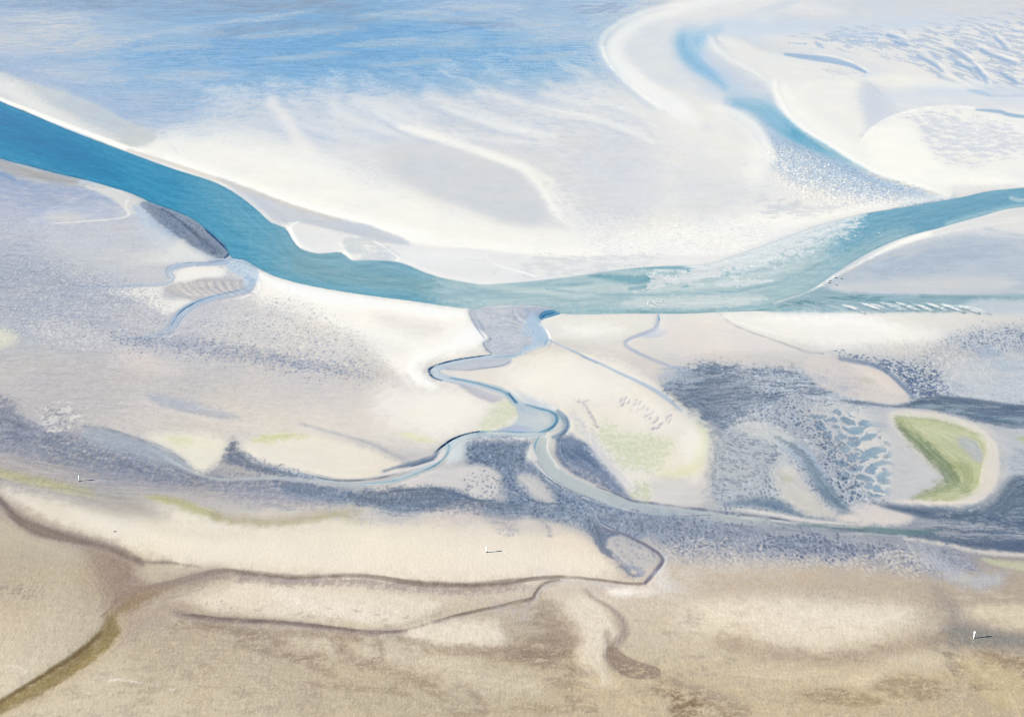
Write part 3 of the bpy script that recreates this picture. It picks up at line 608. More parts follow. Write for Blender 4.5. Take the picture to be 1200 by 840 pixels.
S((110,158,188), [(526,521,2),(525,530,3),(519,538,2.2),(508,546,2),(490,554,1.8),(470,561,1.6),(448,565,1.4),(425,566,1)], f=1.4, a=.85)
S((150,160,176), [(475,552),(440,560),(405,562),(378,558),(360,553)], w=2, f=2.5, a=.7)
S((232,230,226), [(532,535),(520,545),(500,556),(480,564),(460,569)], w=2, f=3, a=.8, h=.08)
P((206,214,220), [(528,525),(537,516),(552,515),(556,525),(548,537),(530,541),(524,542)], f=6, a=.9)

# blue-grey rippled flats around the creek
D1 = [(548,522),(560,514),(590,514),(620,517),(622,524),(618,534),(626,545),(640,556),(660,568),(690,578),(735,592),(800,603),(860,612),(860,640),(800,640),(760,625),(740,640),(700,628),(650,612),(600,606),(560,606),(520,596),(470,604),(430,592),(380,590),(340,580),(340,568),(420,572),(455,577),(490,572),(520,570),(545,576),(560,590),(590,585),(585,565),(570,550),(550,545)]
P((132,148,176), D1, f=10, a=.95, wob=2, wet=.35, pit=.6)
P((92,112,148), D1, f=10, a=.7, tex='leo', cov=.36, sh=.1, h=-.1)
P((186,190,198), D1, f=10, a=.6, tex='rip', cov=.26, sh=.12, h=.1)
P((112,130,160), [(555,520),(600,517),(618,522),(610,540),(580,545),(555,540)], f=8, a=.5, tex='sf', cov=.7)
P((210,206,204), [(470,566),(500,552),(530,547),(565,545),(582,552),(588,566),(580,580),(566,590),(553,582),(530,572),(500,571),(478,574)], f=7, a=.9, wob=1)
P((120,134,160), [(545,560),(580,552),(595,570),(580,600),(560,596),(548,580)], f=10, a=.7, tex='leo', cov=.36, h=-.1)
P((132,146,172), [(488,574),(505,571),(525,573),(543,584),(552,592),(535,594),(510,590),(492,584),(475,580)], f=5, a=.8, wob=0)
S((72,98,132), [(535,584),(550,586),(580,586)], w=2, f=2, a=.6, tex='sf', cov=.9)
P((206,200,196), [(440,570),(470,568),(480,576),(460,578)], f=6, a=.7)
P((206,202,200), [(607,562),(613,555),(628,557),(640,568),(648,580),(650,590),(636,588),(620,578)], f=8, a=.9, wob=1)
P((190,192,198), [(440,590),(480,600),(500,612),(460,620),(420,610),(400,598)], f=14, a=.5, tex='mot', cov=.5)
S((98,116,146), [(612,580),(630,588),(650,590),(672,587)], w=2, f=2.5, a=.6, tex='sf', cov=.9)
D2 = [(652,513),(662,509),(676,511),(690,520),(702,536),(715,552),(728,570),(738,583),(720,578),(700,570),(676,560),(660,546),(652,530)]
P((126,142,172), D2, f=6, a=.95, wet=.35, pit=.4)
P((176,176,188), [(655,540),(680,548),(705,562),(720,576),(690,568),(665,556)], f=7, a=.7, tex='mot', cov=.6)
P((96,118,154), [(656,514),(672,514),(690,530),(700,548),(680,540),(660,530)], f=7, a=.5, tex='sf', cov=.6)
# creek bed running to the right
P((184,194,198), [(622,514),(632,512),(641,513),(641,525),(648,538),(662,552),(690,566),(720,578),(740,586),(800,594),(860,602),(940,611),(1000,616),(1060,620),(1060,628),(1000,624),(920,617),(840,611),(780,604),(735,598),(700,586),(668,573),(648,560),(634,545),(627,530)], f=3, a=.9, wet=.6, cut=-.1, wob=0)
S((216,210,208), [(650,540),(665,553),(690,566),(715,576)], w=4, f=3, a=.7)
S((232,232,230), [(642,515,2),(641,525,2),(646,536,2),(655,549,2),(650,545,1)], f=1.6, a=.7, h=.08)
S((220,222,222), [(625,540),(640,556),(668,575),(700,588),(725,595),(745,599)], w=1.6, f=1.6, a=.75)
S((110,160,192), [(632,511,1),(628,518,2),(627,528,2),(631,538,1.4)], f=1.4, a=.8)
P((214,212,212), [(622,518),(626,528),(632,538),(625,540),(618,536),(620,526)], f=2.5, a=.9)
S((104,112,142), [(700,570,1.6),(725,579,2.4),(740,586,2.6),(770,590,3),(810,595,3.4),(850,600,3.4),(900,606,3),(950,612,2.6),(1000,617,2)], f=2, a=.85)
S((180,178,186), [(800,601),(850,607),(910,612),(960,615)], w=3, f=3, a=.6)
S((226,220,214), [(700,575),(728,582),(760,587)], w=0.5, f=1, a=0)

# big shoal between the creeks, with algae film
shoal = [(640,404),(660,403),(700,411),(740,430),(780,456),(808,480),(830,500),(838,512),(836,540),(834,565),(832,584),(800,590),(770,588),(745,582),(728,560),(712,540),(696,520),(682,500),(668,480),(645,468),(615,455),(600,444),(600,430),(615,415)]
P((228,221,208), shoal, f=7, a=.95, wob=1, h=.15)
P((236,232,224), [(590,438),(640,418),(690,420),(740,445),(700,465),(640,468),(600,452)], f=20, a=.7)
P((234,222,208), [(700,440),(760,460),(800,490),(770,500),(710,480)], f=20, a=.4)
P((212,206,200), [(648,400),(690,398),(720,415),(690,412),(650,412)], f=8, a=.6)
P((204,209,176), [(700,500),(715,498),(735,508),(770,510),(790,520),(785,535),(770,552),(745,550),(725,540),(708,522)], f=14, a=.85, tex='mot', cov=.75, sh=.35, wob=2)
P((214,216,162), [(770,555),(800,548),(815,530),(828,505),(832,520),(825,545),(800,562),(780,562)], f=8, a=.5)
P((216,222,178), [(818,492),(830,502),(828,520),(820,510)], f=6, a=.6)
P((186,194,156), [(742,572),(752,566),(762,570),(766,578),(758,584),(744,582)], f=12, a=.7, tex='mot', cov=.85, sh=.4)
P((208,203,200), [(765,562),(800,560),(834,572),(830,586),(800,590),(768,586)], f=9, a=.8)
P((196,198,210), [(668,480),(690,500),(715,535),(740,565),(750,575),(735,572),(712,552),(692,525),(675,500)], f=8, a=.75, tex='mot', cov=.65, sh=.3)
S((156,158,180), [(678,470),(686,476),(696,492),(700,500)], w=4, f=4, a=.6, tex='mot', cov=.7)
S((168,168,188), [(682,472),(690,469)], w=2, f=2, a=.7)
for x, y, a, l in [(728,469,-60,6),(733,467,-60,6),(730,474,-55,5),(744,474,-40,4),(750,472,-50,6),(754,478,-50,6),(748,481,-50,5),(758,487,-35,8),(764,484,-35,6),(762,490,-40,4),(768,494,-35,7),(775,497,-35,6),(772,501,-30,5),(766,502,-30,4),(740,480,-60,4),(737,471,-60,5),(771,490,-60,4),(782,490,-75,5),(785,493,-60,7),(786,487,-40,4),(759,480,-60,4),(746,469,-40,3)]:
    c, s = math.cos(R(a))*l/2, math.sin(R(a))*l/2
    S((150,152,178), [(x-c,y-s,1.6),(x,y,3),(x+c,y+s,1.6)], f=1.4, a=.85, h=-.1)
S((178,196,222), [(645,399,1.6),(658,405,2),(675,413,2.4),(690,420,2.4),(710,429,2.4),(730,439,3),(752,449,4),(772,460,5),(788,472,4),(800,482,2)], f=1.5, a=.85, wet=.8, cut=-.12)
S((110,150,196), [(670,411),(688,420),(700,426)], w=1.2, f=1.2, a=.7)
P((206,204,202), [(650,392),(670,398),(700,410),(730,424),(712,424),(680,412),(655,402)], f=5, a=.6, tex='sf')
S((178,188,212), [(772,366,3),(771,376,4),(768,386,5),(755,391,5),(740,396,4),(733,401,4),(735,406,4),(745,412,4),(760,419,3.4),(778,426,3),(795,432,2.6),(815,440,2)], f=2, a=.85, wet=.7, cut=-.12)
P((196,204,222), [(764,388),(770,382),(775,385),(783,388),(782,393),(768,396),(752,397)], f=2.5, a=.85, tex='sf', cov=.8)
S((60,120,180), [(772,371),(773,377)], w=1.6, f=1.2, a=.8)
S((204,208,216), [(785,372),(784,382),(790,374)], w=1.4, f=1.6, a=.7)
S((172,174,184), [(842,366,1),(850,374,1.6),(862,382,1.8),(885,391,2),(905,398,2),(925,405,2.4),(945,412,3),(965,414,2)], f=1.8, a=.75)
S((246,245,243), [(848,370),(862,377),(885,384),(905,389),(930,396)], w=2, f=2.2, a=.7, h=.08)
P((240,236,230), [(850,368),(930,368),(1010,372),(1060,380),(1100,392),(1060,402),(980,405),(930,398),(880,384)], f=12, a=.8)
P((247,245,242), [(900,372),(980,368),(1030,376),(1050,388),(1000,380),(940,378)], f=12, a=.7)
P((226,216,210), [(780,380),(840,378),(900,398),(930,412),(860,416),(790,415)], f=12, a=.6)
P((244,240,234), [(660,382),(700,380),(730,386),(700,394),(668,390)], f=14, a=.7)
S((204,202,204), [(785,420),(840,418),(890,418),(940,416)], w=7, f=10, a=.6, tex='mot', cov=.75)

# ---- pitted and rippled field, right of centre
D3 = [(776,452),(790,440),(806,428),(850,424),(900,430),(950,425),(985,415),(1040,425),(1090,410),(1150,385),(1330,380),(1330,500),(1200,490),(1060,480),(1045,500),(1065,560),(1050,590),(1070,606),(1000,612),(930,605),(860,598),(836,585),(838,540),(838,512),(826,490),(800,468)]
P((188,193,202), D3, f=12, a=.9, wob=2, wet=.4)
P((122,138,166), D3, f=16, a=.85, tex='leo', cov=.35, sh=.09, h=-.12, wob=2, pit=.7)
P((114,130,157), [(777,453),(805,432),(840,424),(870,430),(905,432),(950,440),(1000,452),(1020,462),(960,462),(905,470),(880,480),(858,492),(842,508),(828,492),(800,470)], f=9, a=.92, tex='sf', cov=.85, sh=.4, wob=2)
P((106,122,150), [(790,462),(830,435),(870,445),(890,462),(860,480),(840,500),(815,480)], f=16, a=.7)
P((190,198,210), [(840,430),(900,432),(960,440),(1000,455),(940,462),(880,458)], f=8, a=.8, tex='rip', cov=.42, sh=.1, h=.12)
P((196,202,212), [(880,440),(960,444),(1060,470),(1060,486),(990,478),(900,462)], f=6, a=.8, tex='str', cov=.55, sh=.12)
P((174,184,202), [(780,430),(815,432),(818,450),(790,455),(770,448)], f=6, a=.7, tex='str', cov=.7)
# orange-tinged fringe of the field
P((214,204,192), [(820,412),(900,412),(960,420),(1000,440),(960,438),(880,426),(830,422)], f=7, a=.7, tex='leo', cov=.55, sh=.2)
# rippled lower-left field
P((198,202,206), [(842,512),(880,500),(920,520),(930,560),(920,585),(880,595),(845,590),(838,560)], f=8, a=.9)
P((110,126,154), [(842,504),(880,495),(915,510),(905,550),(870,575),(842,590),(836,560)], f=8, a=.85, tex='rip2', cov=.40, sh=.07, h=-.14)
P((104,122,152), [(880,560),(925,560),(925,580),(890,590),(850,598)], f=8, a=.8, tex='leo', cov=.38, h=-.12)
S((104,128,162), [(850,590,4),(885,588,12),(915,592,12),(935,600,8),(955,606,4),(985,609,2)], f=10, a=.85)
S((224,216,212), [(865,596,2),(905,602,4),(940,609,5),(975,613,4),(1000,616,2)], f=4, a=.8)
# pale shoal and channel inside the field
P((214,212,212), [(860,500),(880,492),(905,498),(925,508),(945,520),(960,545),(950,520),(915,515),(890,512)], f=6, a=.9, tex='str', cov=.85, sh=.3)
P((180,194,212), [(905,508),(925,512),(945,522),(962,545),(975,572),(985,596),(972,588),(955,562),(938,540),(915,525)], f=5, a=.9)
S((124,150,170), [(945,540,3),(958,560,8),(972,578,12),(985,592,10),(1000,604,8),(1030,614,3)], f=8, a=.8)
P((218,213,206), [(905,552),(930,545),(948,570),(965,590),(985,606),(960,604),(930,594),(915,575)], f=8, a=.9)
P((186,196,140), [(916,560),(924,557),(932,561),(926,565)], f=5, a=.8)
# large-mesh pattern: pale sand web over water
P((212,210,208), [(940,480),(1000,478),(1040,490),(1060,520),(1070,560),(1060,585),(1010,575),(985,540),(960,510)], f=12, a=.85, wob=1)
P((134,158,184), [(950,484),(1000,484),(1030,500),(1050,530),(1050,560),(1030,585),(1000,570),(975,530)], f=10, a=.9, tex='web', cov=.48, sh=.08, h=-.1)
P((92,114,146), [(930,470),(975,500),(1000,530),(1010,570),(1000,590),(970,560),(955,520),(925,485)], f=10, a=.85, tex='leo', cov=.42, sh=.08, h=-.14)
for cx, cy, rx, ry, a in [(1003,505,10,4,-8),(1018,512,11,3.5,-18),(990,527,6,3,-10),(1022,530,16,5,-20),(1003,536,6,2.4,0),(1032,542,9,3,-10),(1036,556,10,3.5,-15),(1018,569,5,3,0),(1028,570,5,3,10),(1042,575,4,5,0),(987,512,6,3,-10),(998,520,7,3,20),(1030,498,12,3,10)]:
    E((150,174,196), cx, cy, rx, ry, a, f=2, a=.95, wob=4, fine=1.2, wet=.8)
    S((226,220,212), [(cx-rx, cy-ry-1), (cx, cy-ry-2), (cx+rx, cy-ry-1)], w=1.6, f=1.5, a=.6, fine=1, h=.1)
P((110,132,160), [(955,560),(975,575),(1000,590),(1010,606),(985,604),(968,585)], f=7, a=.7, tex='dia', cov=.5)
P((216,208,204), [(1000,590),(1030,588),(1060,596),(1074,604),(1062,612),(1020,614),(990,608)], f=6, a=.9)
P((126,142,168), [(990,570),(1010,590),(1030,604),(1000,600),(985,585)], f=5, a=.8, tex='dia', cov=.5)
# sand tongue
P((214,206,201), [(952,446),(940,430),(955,418),(985,418),(1010,424),(1035,435),(1052,450),(1066,464),(1063,471),(1046,474),(1020,471),(990,464),(965,456)], f=4, a=.95, h=.15, wob=1)
P((226,214,204), [(985,420),(1020,430),(1045,445),(1062,462),(1045,460),(1015,440)], f=5, a=.6)
P((196,196,180), [(1005,443),(1020,442),(1028,447),(1012,450)], f=5, a=.6)
P((186,190,204), [(950,440),(985,450),(1000,462),(965,455)], f=8, a=.6, tex='sf')
# sharp pits, upper right
P((92,114,158), [(975,412),(1010,416),(1060,424),(1100,434),(1130,446),(1130,460),(1100,466),(1075,464),(1060,450),(1040,434)], f=8, a=.9, tex='rip', cov=.5, sh=.08, h=-.16)
S((118,138,172), [(985,420),(1030,430),(1052,446),(1070,464)], w=5, f=4, a=.7)
P((214,206,198), [(1010,404),(1100,400),(1180,400),(1130,430),(1060,420)], f=10, a=.6, tex='rip', cov=.5, sh=.12, h=.1)
P((150,162,186), [(1130,390),(1170,384),(1220,388),(1220,420),(1180,412),(1140,402)], f=8, a=.75, tex='leo', cov=.4, h=-.1)
P((196,202,212), [(1110,430),(1200,420),(1330,420),(1330,475),(1200,474),(1120,464)], f=14, a=.8, wob=2)
P((220,216,212), [(1100,410),(1160,415),(1200,410),(1320,410),(1320,440),(1180,440),(1110,450)], f=12, a=.7, tex='leo', cov=.42, h=.1)
P((170,182,204), [(1140,405),(1168,408),(1175,416),(1150,418)], f=6, a=.7)
P((172,188,206), [(1165,424),(1200,424),(1210,432),(1170,434)], f=6, a=.6)
# dark muddy creek leaving to the right
P((108,124,149), [(1066,472),(1080,465),(1110,463),(1150,468),(1200,474),(1340,482),(1340,506),(1200,502),(1160,496),(1120,486),(1085,479),(1050,478),(1010,474),(985,468),(1010,470),(1040,474)], f=4, a=.95, wet=.5, cut=-.25, wob=0)
S((124,150,170), [(1070,474),(1110,478),(1160,488),(1230,497)], w=5, f=5, a=.6, tex='str', cov=.7)
S((166,178,192), [(1085,474),(1110,477),(1130,480)], w=3, f=3, a=.5)
S((190,196,206), [(985,476),(1030,482),(1080,484),(1120,492)], w=3, f=4, a=.6)
S((96,112,146), [(1085,480),(1130,490),(1170,498),(1220,504)], w=4, f=4, a=.7, tex='leo', cov=.6, h=-.1)

# ---- shoal with green algae
P((190,193,201), [(1020,478),(1060,478),(1120,486),(1170,500),(1340,510),(1340,560),(1190,560),(1165,580),(1120,600),(1060,596),(1045,580),(1060,555),(1050,520),(1020,495)], f=10, a=.9)
P((222,213,203), [(1042,487),(1056,481),(1080,481),(1115,488),(1145,499),(1164,515),(1171,535),(1170,558),(1162,576),(1146,588),(1110,592),(1070,591),(1044,588),(1060,584),(1080,580),(1070,560),(1066,530),(1050,505)], f=5, a=.95, h=.2, wob=1)
P((190,190,200), [(1046,510),(1062,520),(1080,540),(1105,560),(1090,572),(1066,580),(1046,578),(1052,550)], f=8, a=.95)
P((182,189,142), [(1049,487),(1070,489),(1100,492),(1130,499),(1150,510),(1158,525),(1150,545),(1147,565),(1144,578),(1120,586),(1085,586),(1066,583),(1085,574),(1105,566),(1116,560),(1105,550),(1085,535),(1068,518),(1056,502),(1049,494)], f=5, a=.95, tex='mot', cov=1.1, sh=.5)
P((214,212,180), [(1075,498),(1105,500),(1135,508),(1130,520),(1100,512),(1080,506)], f=9, a=.55)
S((126,145,104), [(1056,500,5),(1068,510,7),(1082,522,11),(1096,534,14),(1108,548,15),(1118,560,12),(1124,568,6)], f=8, a=.85, tex='mot', cov=.95, sh=.45)
S((112,132,102), [(1080,526),(1096,538),(1112,556)], w=5, f=7, a=.6, tex='mot', cov=.75)
S((138,154,98), [(1116,560),(1098,570),(1080,577),(1070,582)], w=6, f=6, a=.8, tex='mot', cov=.85)
S((158,170,108), [(1120,545),(1135,552),(1140,562),(1130,578)], w=10, f=10, a=.65)
S((146,162,122), [(1049,488),(1075,490),(1105,494),(1130,502)], w=3, f=4, a=.6, tex='mot', cov=.9)
E((206,206,178), 1132, 568, 8, 4, 0, a=.5)
P((176,182,186), [(1123,514),(1130,511),(1141,515),(1149,526),(1150,538),(1144,541),(1136,534),(1128,526)], f=4, a=.95)
S((228,214,198), [(1060,588),(1100,590),(1145,587)], w=3, f=3, a=.8)
P((176,190,130), [(1188,512),(1200,511),(1240,513),(1240,520),(1205,520)], f=4, a=.7, tex='mot', cov=.8)
P((156,168,188), [(1170,530),(1190,522),(1210,530),(1210,556),(1190,560),(1176,556)], f=6, a=.8, tex='rip2', cov=.5)
# dark mud below it
P((114,130,154), [(1022,588),(1044,590),(1100,594),(1146,592),(1166,580),(1180,566),(1210,556),(1340,560),(1340,655),(1200,648),(1150,642),(1100,634),(1060,626),(1090,618),(1100,610),(1075,602),(1050,597)], f=6, a=.95, wob=1, wet=.4, pit=.5)
P((168,172,184), [(1075,608),(1110,605),(1160,614),(1210,620),(1340,624),(1340,636),(1150,632),(1090,622)], f=7, a=.7, tex='str', cov=.52, sh=.2)
S((92,110,140), [(1040,592,3),(1080,602,7),(1120,606,7),(1160,607,8),(1200,612,8),(1300,618,8)], f=7, a=.7)
P((98,114,142), [(1090,630),(1150,634),(1210,634),(1330,640),(1330,650),(1200,646),(1140,640)], f=6, a=.7)
P((196,198,204), [(1120,594),(1150,594),(1140,600)], f=4, a=.6, tex='leo', cov=.5)
S((112,140,146), [(935,614,2),(980,617,5),(1030,621,7),(1070,623,6),(1100,621,3)], f=3, a=.85, wet=.7)
S((98,112,138), [(940,612),(980,615),(1010,617)], w=1.6, f=2, a=.7)
S((226,220,214), [(840,610,1),(900,617,2),(960,622,2.6),(1010,626,2.4)], f=2.4, a=.6)
S((222,214,204), [(1060,630,4),(1110,638,5),(1150,646,5),(1200,650,5),(1300,654,5)], f=5, a=.8)

# ---- rippled blue-grey mud under the long creek
D6 = [(690,600),(740,602),(800,606),(860,614),(940,620),(1020,628),(1060,634),(1120,645),(1150,665),(1100,672),(1000,660),(900,655),(830,655),(780,650),(775,632),(740,618)]
P((156,163,180), D6, f=18, a=.9, wob=3, pit=.6)
P((116,128,156), D6, f=18, a=.8, tex='leo', cov=.38, sh=.14, h=-.08, wob=2)
P((206,200,192), [(790,630),(860,634),(900,645),(1000,648),(1080,640),(1110,665),(1060,675),(940,668),(840,668),(780,655)], f=14, a=.8, tex='rip', cov=.5, sh=.14, h=.1, wob=2)
P((92,108,142), [(890,632),(920,624),(960,626),(1000,634),(1035,640),(1020,650),(980,652),(930,650),(900,646)], f=12, a=.75, tex='leo', cov=.65, sh=.2, h=-.08)
P((120,134,160), [(700,602),(760,606),(840,614),(900,622),(860,632),(780,624),(720,614)], f=9, a=.6, tex='sf', cov=.7)
S((126,134,158), [(850,614),(900,618),(950,622),(1000,622)], w=3, f=3, a=.6)
S((228,214,202), [(893,638),(891,643)], w=3, f=2, a=.8, h=.2); S((110,124,152), [(889,636),(888,643)], w=2, f=2, a=.7)
P((176,184,196), [(1070,640),(1100,648),(1140,670),(1180,672),(1160,690),(1120,682),(1090,662)], f=14, a=.8)
P((200,204,170), [(1150,654),(1200,658),(1330,664),(1330,670),(1200,668)], f=5, a=.7)
S((224,226,224), [(1060,628),(1066,640),(1080,655),(1090,666)], w=2, f=3, a=.4)

# ---- yellowish drift lines on the near sand, left
S((198,194,156), [(-30,548,6),(10,558,9),(50,567,9),(90,577,7),(120,583,4)], f=9, a=.7, tex='mot', cov=.9, sh=.45, wob=2)
S((196,192,150), [(168,580,4),(195,588,8),(220,597,9),(245,604,7),(270,609,5)], f=8, a=.75, tex='mot', cov=.9, sh=.45, wob=2)
S((198,188,150), [(270,610),(310,613),(350,611),(385,604),(410,606),(430,612)], w=6, f=8, a=.6, wob=2)
S((206,204,164), [(392,602),(405,605),(418,611)], w=5, f=5, a=.6)
P((228,219,202), [(0,572),(60,582),(130,600),(200,612),(300,620),(400,612),(470,612),(540,596),(560,606),(610,620),(660,615),(690,630),(715,655),(722,672),(690,676),(640,672),(600,678),(540,680),(450,672),(350,668),(250,662),(200,655),(130,632),(60,612),(10,592)], f=14, a=.85, wob=2)
P((232,224,207), [(170,592),(200,590),(260,612),(330,620),(260,620),(200,612)], f=12, a=.8)
P((196,186,172), [(90,590),(140,586),(180,600),(190,612),(140,608)], f=16, a=.6)
P((204,194,182), [(180,616),(240,625),(300,628),(250,632),(190,626)], f=12, a=.5)
P((232,218,198), [(640,625),(690,632),(715,660),(700,672),(650,665)], f=16, a=.6)
P((216,206,200), [(520,590),(560,588),(565,605),(540,618),(520,612)], f=10, a=.6)
P((150,158,180), [(560,600),(600,598),(615,612),(600,626),(575,614)], f=10, a=.6, tex='mot', cov=.65)
P((214,208,200), [(605,612),(625,608),(642,615),(640,626),(618,626)], f=9, a=.8)
S((140,148,174), [(636,612),(644,620),(646,628)], w=4, f=5, a=.6, tex='mot', cov=.8)
P((184,188,194), [(390,600),(450,598),(500,604),(470,614),(410,614)], f=12, a=.5, tex='mot', cov=.6)

# ---- small braided runnels, centre bottom
P((112,126,154), [(690,600),(712,612),(722,625),(710,635),(724,652),(742,668),(752,676),(735,674),(718,655),(700,635),(688,618)], f=7, a=.85, tex='sf', cov=.95, sh=.4)
P((192,190,188), [(712,630),(735,628),(756,640),(770,652),(765,664),(752,668),(735,662),(722,648)], f=4, a=.9)
P((150,158,176), [(712,630),(735,628),(756,640),(770,652),(765,664),(752,668),(735,662),(722,648)], f=4, a=.7, tex='leo', cov=.28)
P((150,162,184), [(720,646),(735,658),(752,666),(760,672),(750,677),(735,670),(722,658)], f=4, a=.7, tex='sf', cov=.7)
S((118,118,140), [(705,618,3),(728,624,3),(745,632,3.4),(760,640,3.6),(773,649,4),(777,656,4.6),(772,664,5),(764,674,5),(756,683,4)], f=2, a=.9, cut=-.15)
S((164,174,190), [(730,626),(748,635),(765,648),(772,656),(768,666),(760,676)], w=1, f=1.2, a=.7)
S((188,204,212), [(775,648),(781,656),(777,664),(768,674)], w=2, f=2, a=.7)
for p in ([(662,573),(676,582),(688,590),(697,598),(700,604),(696,611),(694,616)], [(698,604),(703,612),(712,618),(724,622)], [(798,608),(785,613),(776,619),(766,627),(760,632)], [(790,606),(830,604)], [(640,560),(655,572),(670,580)]):
    S((196,204,216), p, w=1.5, f=1.4, a=.75, fine=.9, h=.06)
    S((96,106,136), [(x+2, y-1) for x, y in p], w=1.2, f=1.4, a=.5, fine=.9)
# long creek across the near flats
S((182,172,166), [(210,682,6),(260,672,12),(320,678,14),(400,680,14),(480,688,14),(560,692,12),(620,688,8)], f=10, a=.6, tex='mot', cov=.8)
L2 = [(165,690,6),(200,683,8),(235,674,8),(262,668,6),(300,673,5),(350,677.5,3),(400,674.5,3.4),(430,675,4),(450,677,5),(480,682,6),(510,685,6),(550,685.5,5),(590,684,4),(615,679,4),(635,676.5,3.4),(665,676,3),(700,679,3),(730,683,3),(752,684,3.6)]
S((152,144,134), L2, f=2.4, a=.85, wet=.6, cut=-.15)
S((124,116,108), [(x, y-1.2, max(1, w*.35)) for x, y, w in L2[2:]], f=1.3, a=.7, fine=.6)
S((172,176,192), [(300,676),(350,680),(380,678)], w=3, f=3, a=.5)
S((190,194,202), [(650,680),(690,682),(720,687),(745,687)], w=2.4, f=2, a=.6)
L3 = [(655,679,4),(640,682,4),(632,688,4),(627,696,4),(624,701,5),(605,705,4),(585,710,4),(560,715,4),(535,721,4),(515,727,4),(495,733,3.6),(475,738,3),(450,740,3),(420,739,3.6),(400,736,4),(370,733,4),(340,730,4),(310,728,4),(280,727,4),(250,724,5),(225,720,5)]
S((184,178,170), [(x, y+3, w*2) for x, y, w in L3], f=6, a=.6, tex='mot', cov=.8)
S((152,143,132), L3, f=2.2, a=.85, wet=.6, cut=-.12)
S((120,112,106), [(x, y-1, max(1, w*.35)) for x, y, w in L3[2:]], f=1.3, a=.7, fine=.6)
S((186,194,206), [(652,680),(638,687),(630,696),(628,703)], w=2, f=1.6, a=.6)
P((226,217,198), [(225,690),(260,680),(330,684),(400,692),(470,698),(520,706),(500,720),(460,732),(400,728),(330,722),(260,716),(220,706),(200,700)], f=9, a=.85, wob=1)
P((232,226,212), [(320,692),(360,700),(420,710),(450,722),(400,722),(340,708)], f=12, a=.6)
P((240,236,226), [(712,690),(735,688),(760,690),(770,695),(745,698),(720,697)], f=8, a=.9)
P((222,224,222), [(770,675),(800,672),(820,685),(795,698),(770,690)], f=14, a=.7)
P((178,176,178), [(560,700),(620,705),(640,715),(620,730),(590,720)], f=14, a=.5, tex='mot', cov=.6)
P((200,192,182), [(690,684),(712,688),(705,700),(690,695)], f=6, a=.6)
# brown creek, lower left, with its fan
S((176,166,156), [(-30,572,10),(0,588,14),(25,607,16),(55,622,16),(95,632,16),(130,642,16),(155,656,18)], f=10, a=.75)
S((146,138,132), [(-30,570,5),(0,585,7),(20,602,9),(45,618,11),(70,625,11),(100,632,8),(125,639,7),(150,650,10),(168,660,6)], f=5, a=.8, wet=.6, cut=-.15)
S((128,126,128), [(20,608),(45,622),(75,631),(105,637)], w=2, f=2, a=.5)
P((162,148,134), [(110,645),(150,652),(158,672),(165,690),(180,690),(215,682),(190,695),(170,708),(150,715),(130,712),(122,690),(112,665)], f=12, a=.85, wob=2)
P((160,142,116), [(128,718),(140,700),(150,690),(185,685),(170,700),(150,715),(135,730)], f=6, a=.7)
P((186,174,158), [(135,730),(175,716),(230,712),(260,722),(210,728),(170,740),(145,760),(128,765)], f=8, a=.75, tex='sf', cov=.75)
S((168,152,140), [(200,700),(235,690),(240,680)], w=3, f=4, a=.5)
S((196,186,160), [(142,712,10),(122,740,22),(95,765,22),(60,790,18),(20,815,14),(-40,850,12)], f=14, a=.5)
S((150,136,98), [(150,708,6),(138,716,5),(128,728,9),(122,742,14),(108,756,13),(85,773,12),(55,792,11),(28,808,9),(0,826,9),(-40,850,9)], f=5, a=.85, wet=.6, cut=-.15)
S((170,150,88), [(138,717,2),(130,736,6),(112,756,6),(80,778,5),(40,803,4),(0,828,4)], f=4, a=.7)
S((112,98,72), [(118,722),(128,714),(140,702)], w=2, f=2, a=.7)
S((116,102,72), [(60,786),(30,803),(0,822),(-40,846)], w=1.8, f=2, a=.7)
S((206,208,204), [(95,775),(65,796),(35,816),(8,834)], w=2, f=2.5, a=.6)
S((240,236,228), [(30,786),(27,795),(20,804),(10,812)], w=3, f=3, a=.5); S((236,230,218), [(0,778),(20,781),(28,786)], w=2, f=3, a=.4)
S((244,242,238), [(125,797,2),(142,796,3),(158,799,3),(175,802,2.6),(192,806,2.4),(204,808,1.6)], f=2, a=.8, fine=.9)
S((230,226,214), [(80,799),(105,799),(125,797)], w=1.6, f=2.4, a=.4)
P((150,146,138), [(-60,680),(0,682),(30,687),(55,693),(40,700),(0,696),(-60,694)], f=9, a=.7, tex='leo', cov=.5, sh=.1, h=-.08)
P((206,198,172), [(0,650),(60,660),(90,690),(40,720),(0,710)], f=26, a=.3, tex='mot', cov=.6)

# ---- soft brown wash and puddles of the foreground
def wash(pts, col=(160,146,128), a=.6, f=14, tex="sf", cov=.62, wob=5):
    if a > 0: P(col, pts, f=f, a=a, tex=tex, cov=cov, sh=.45, wob=wob)
P((206,200,182), [(150,725),(330,735),(480,745),(640,720),(700,700),(1200,700),(1250,860),(-60,860),(60,800)], f=60, a=.5, tex='sf', cov=.4, sh=.35)
P((166,154,132), [(150,725),(330,735),(480,745),(640,720),(700,760),(1200,760),(1250,860),(-60,860),(120,800)], f=60, a=.5, tex='sf', cov=.3, sh=.3)
wash([(200,722),(260,730),(340,742),(330,752),(250,742),(205,732)])
wash([(600,740),(640,728),(680,740),(690,765),(650,775),(600,768)], a=.7)
wash([(470,760),(520,756),(600,762),(690,772),(670,782),(600,776),(520,768)], a=.65)
wash([(400,738),(440,752),(480,768),(540,780),(500,785),(440,765)], a=.55)
wash([(355,768),(372,762),(385,770),(372,776)], a=.85, f=5, wob=1)
wash([(395,755),(415,760),(430,780),(470,795),(530,800),(525,815),(480,805),(430,795),(405,780)], a=.6)
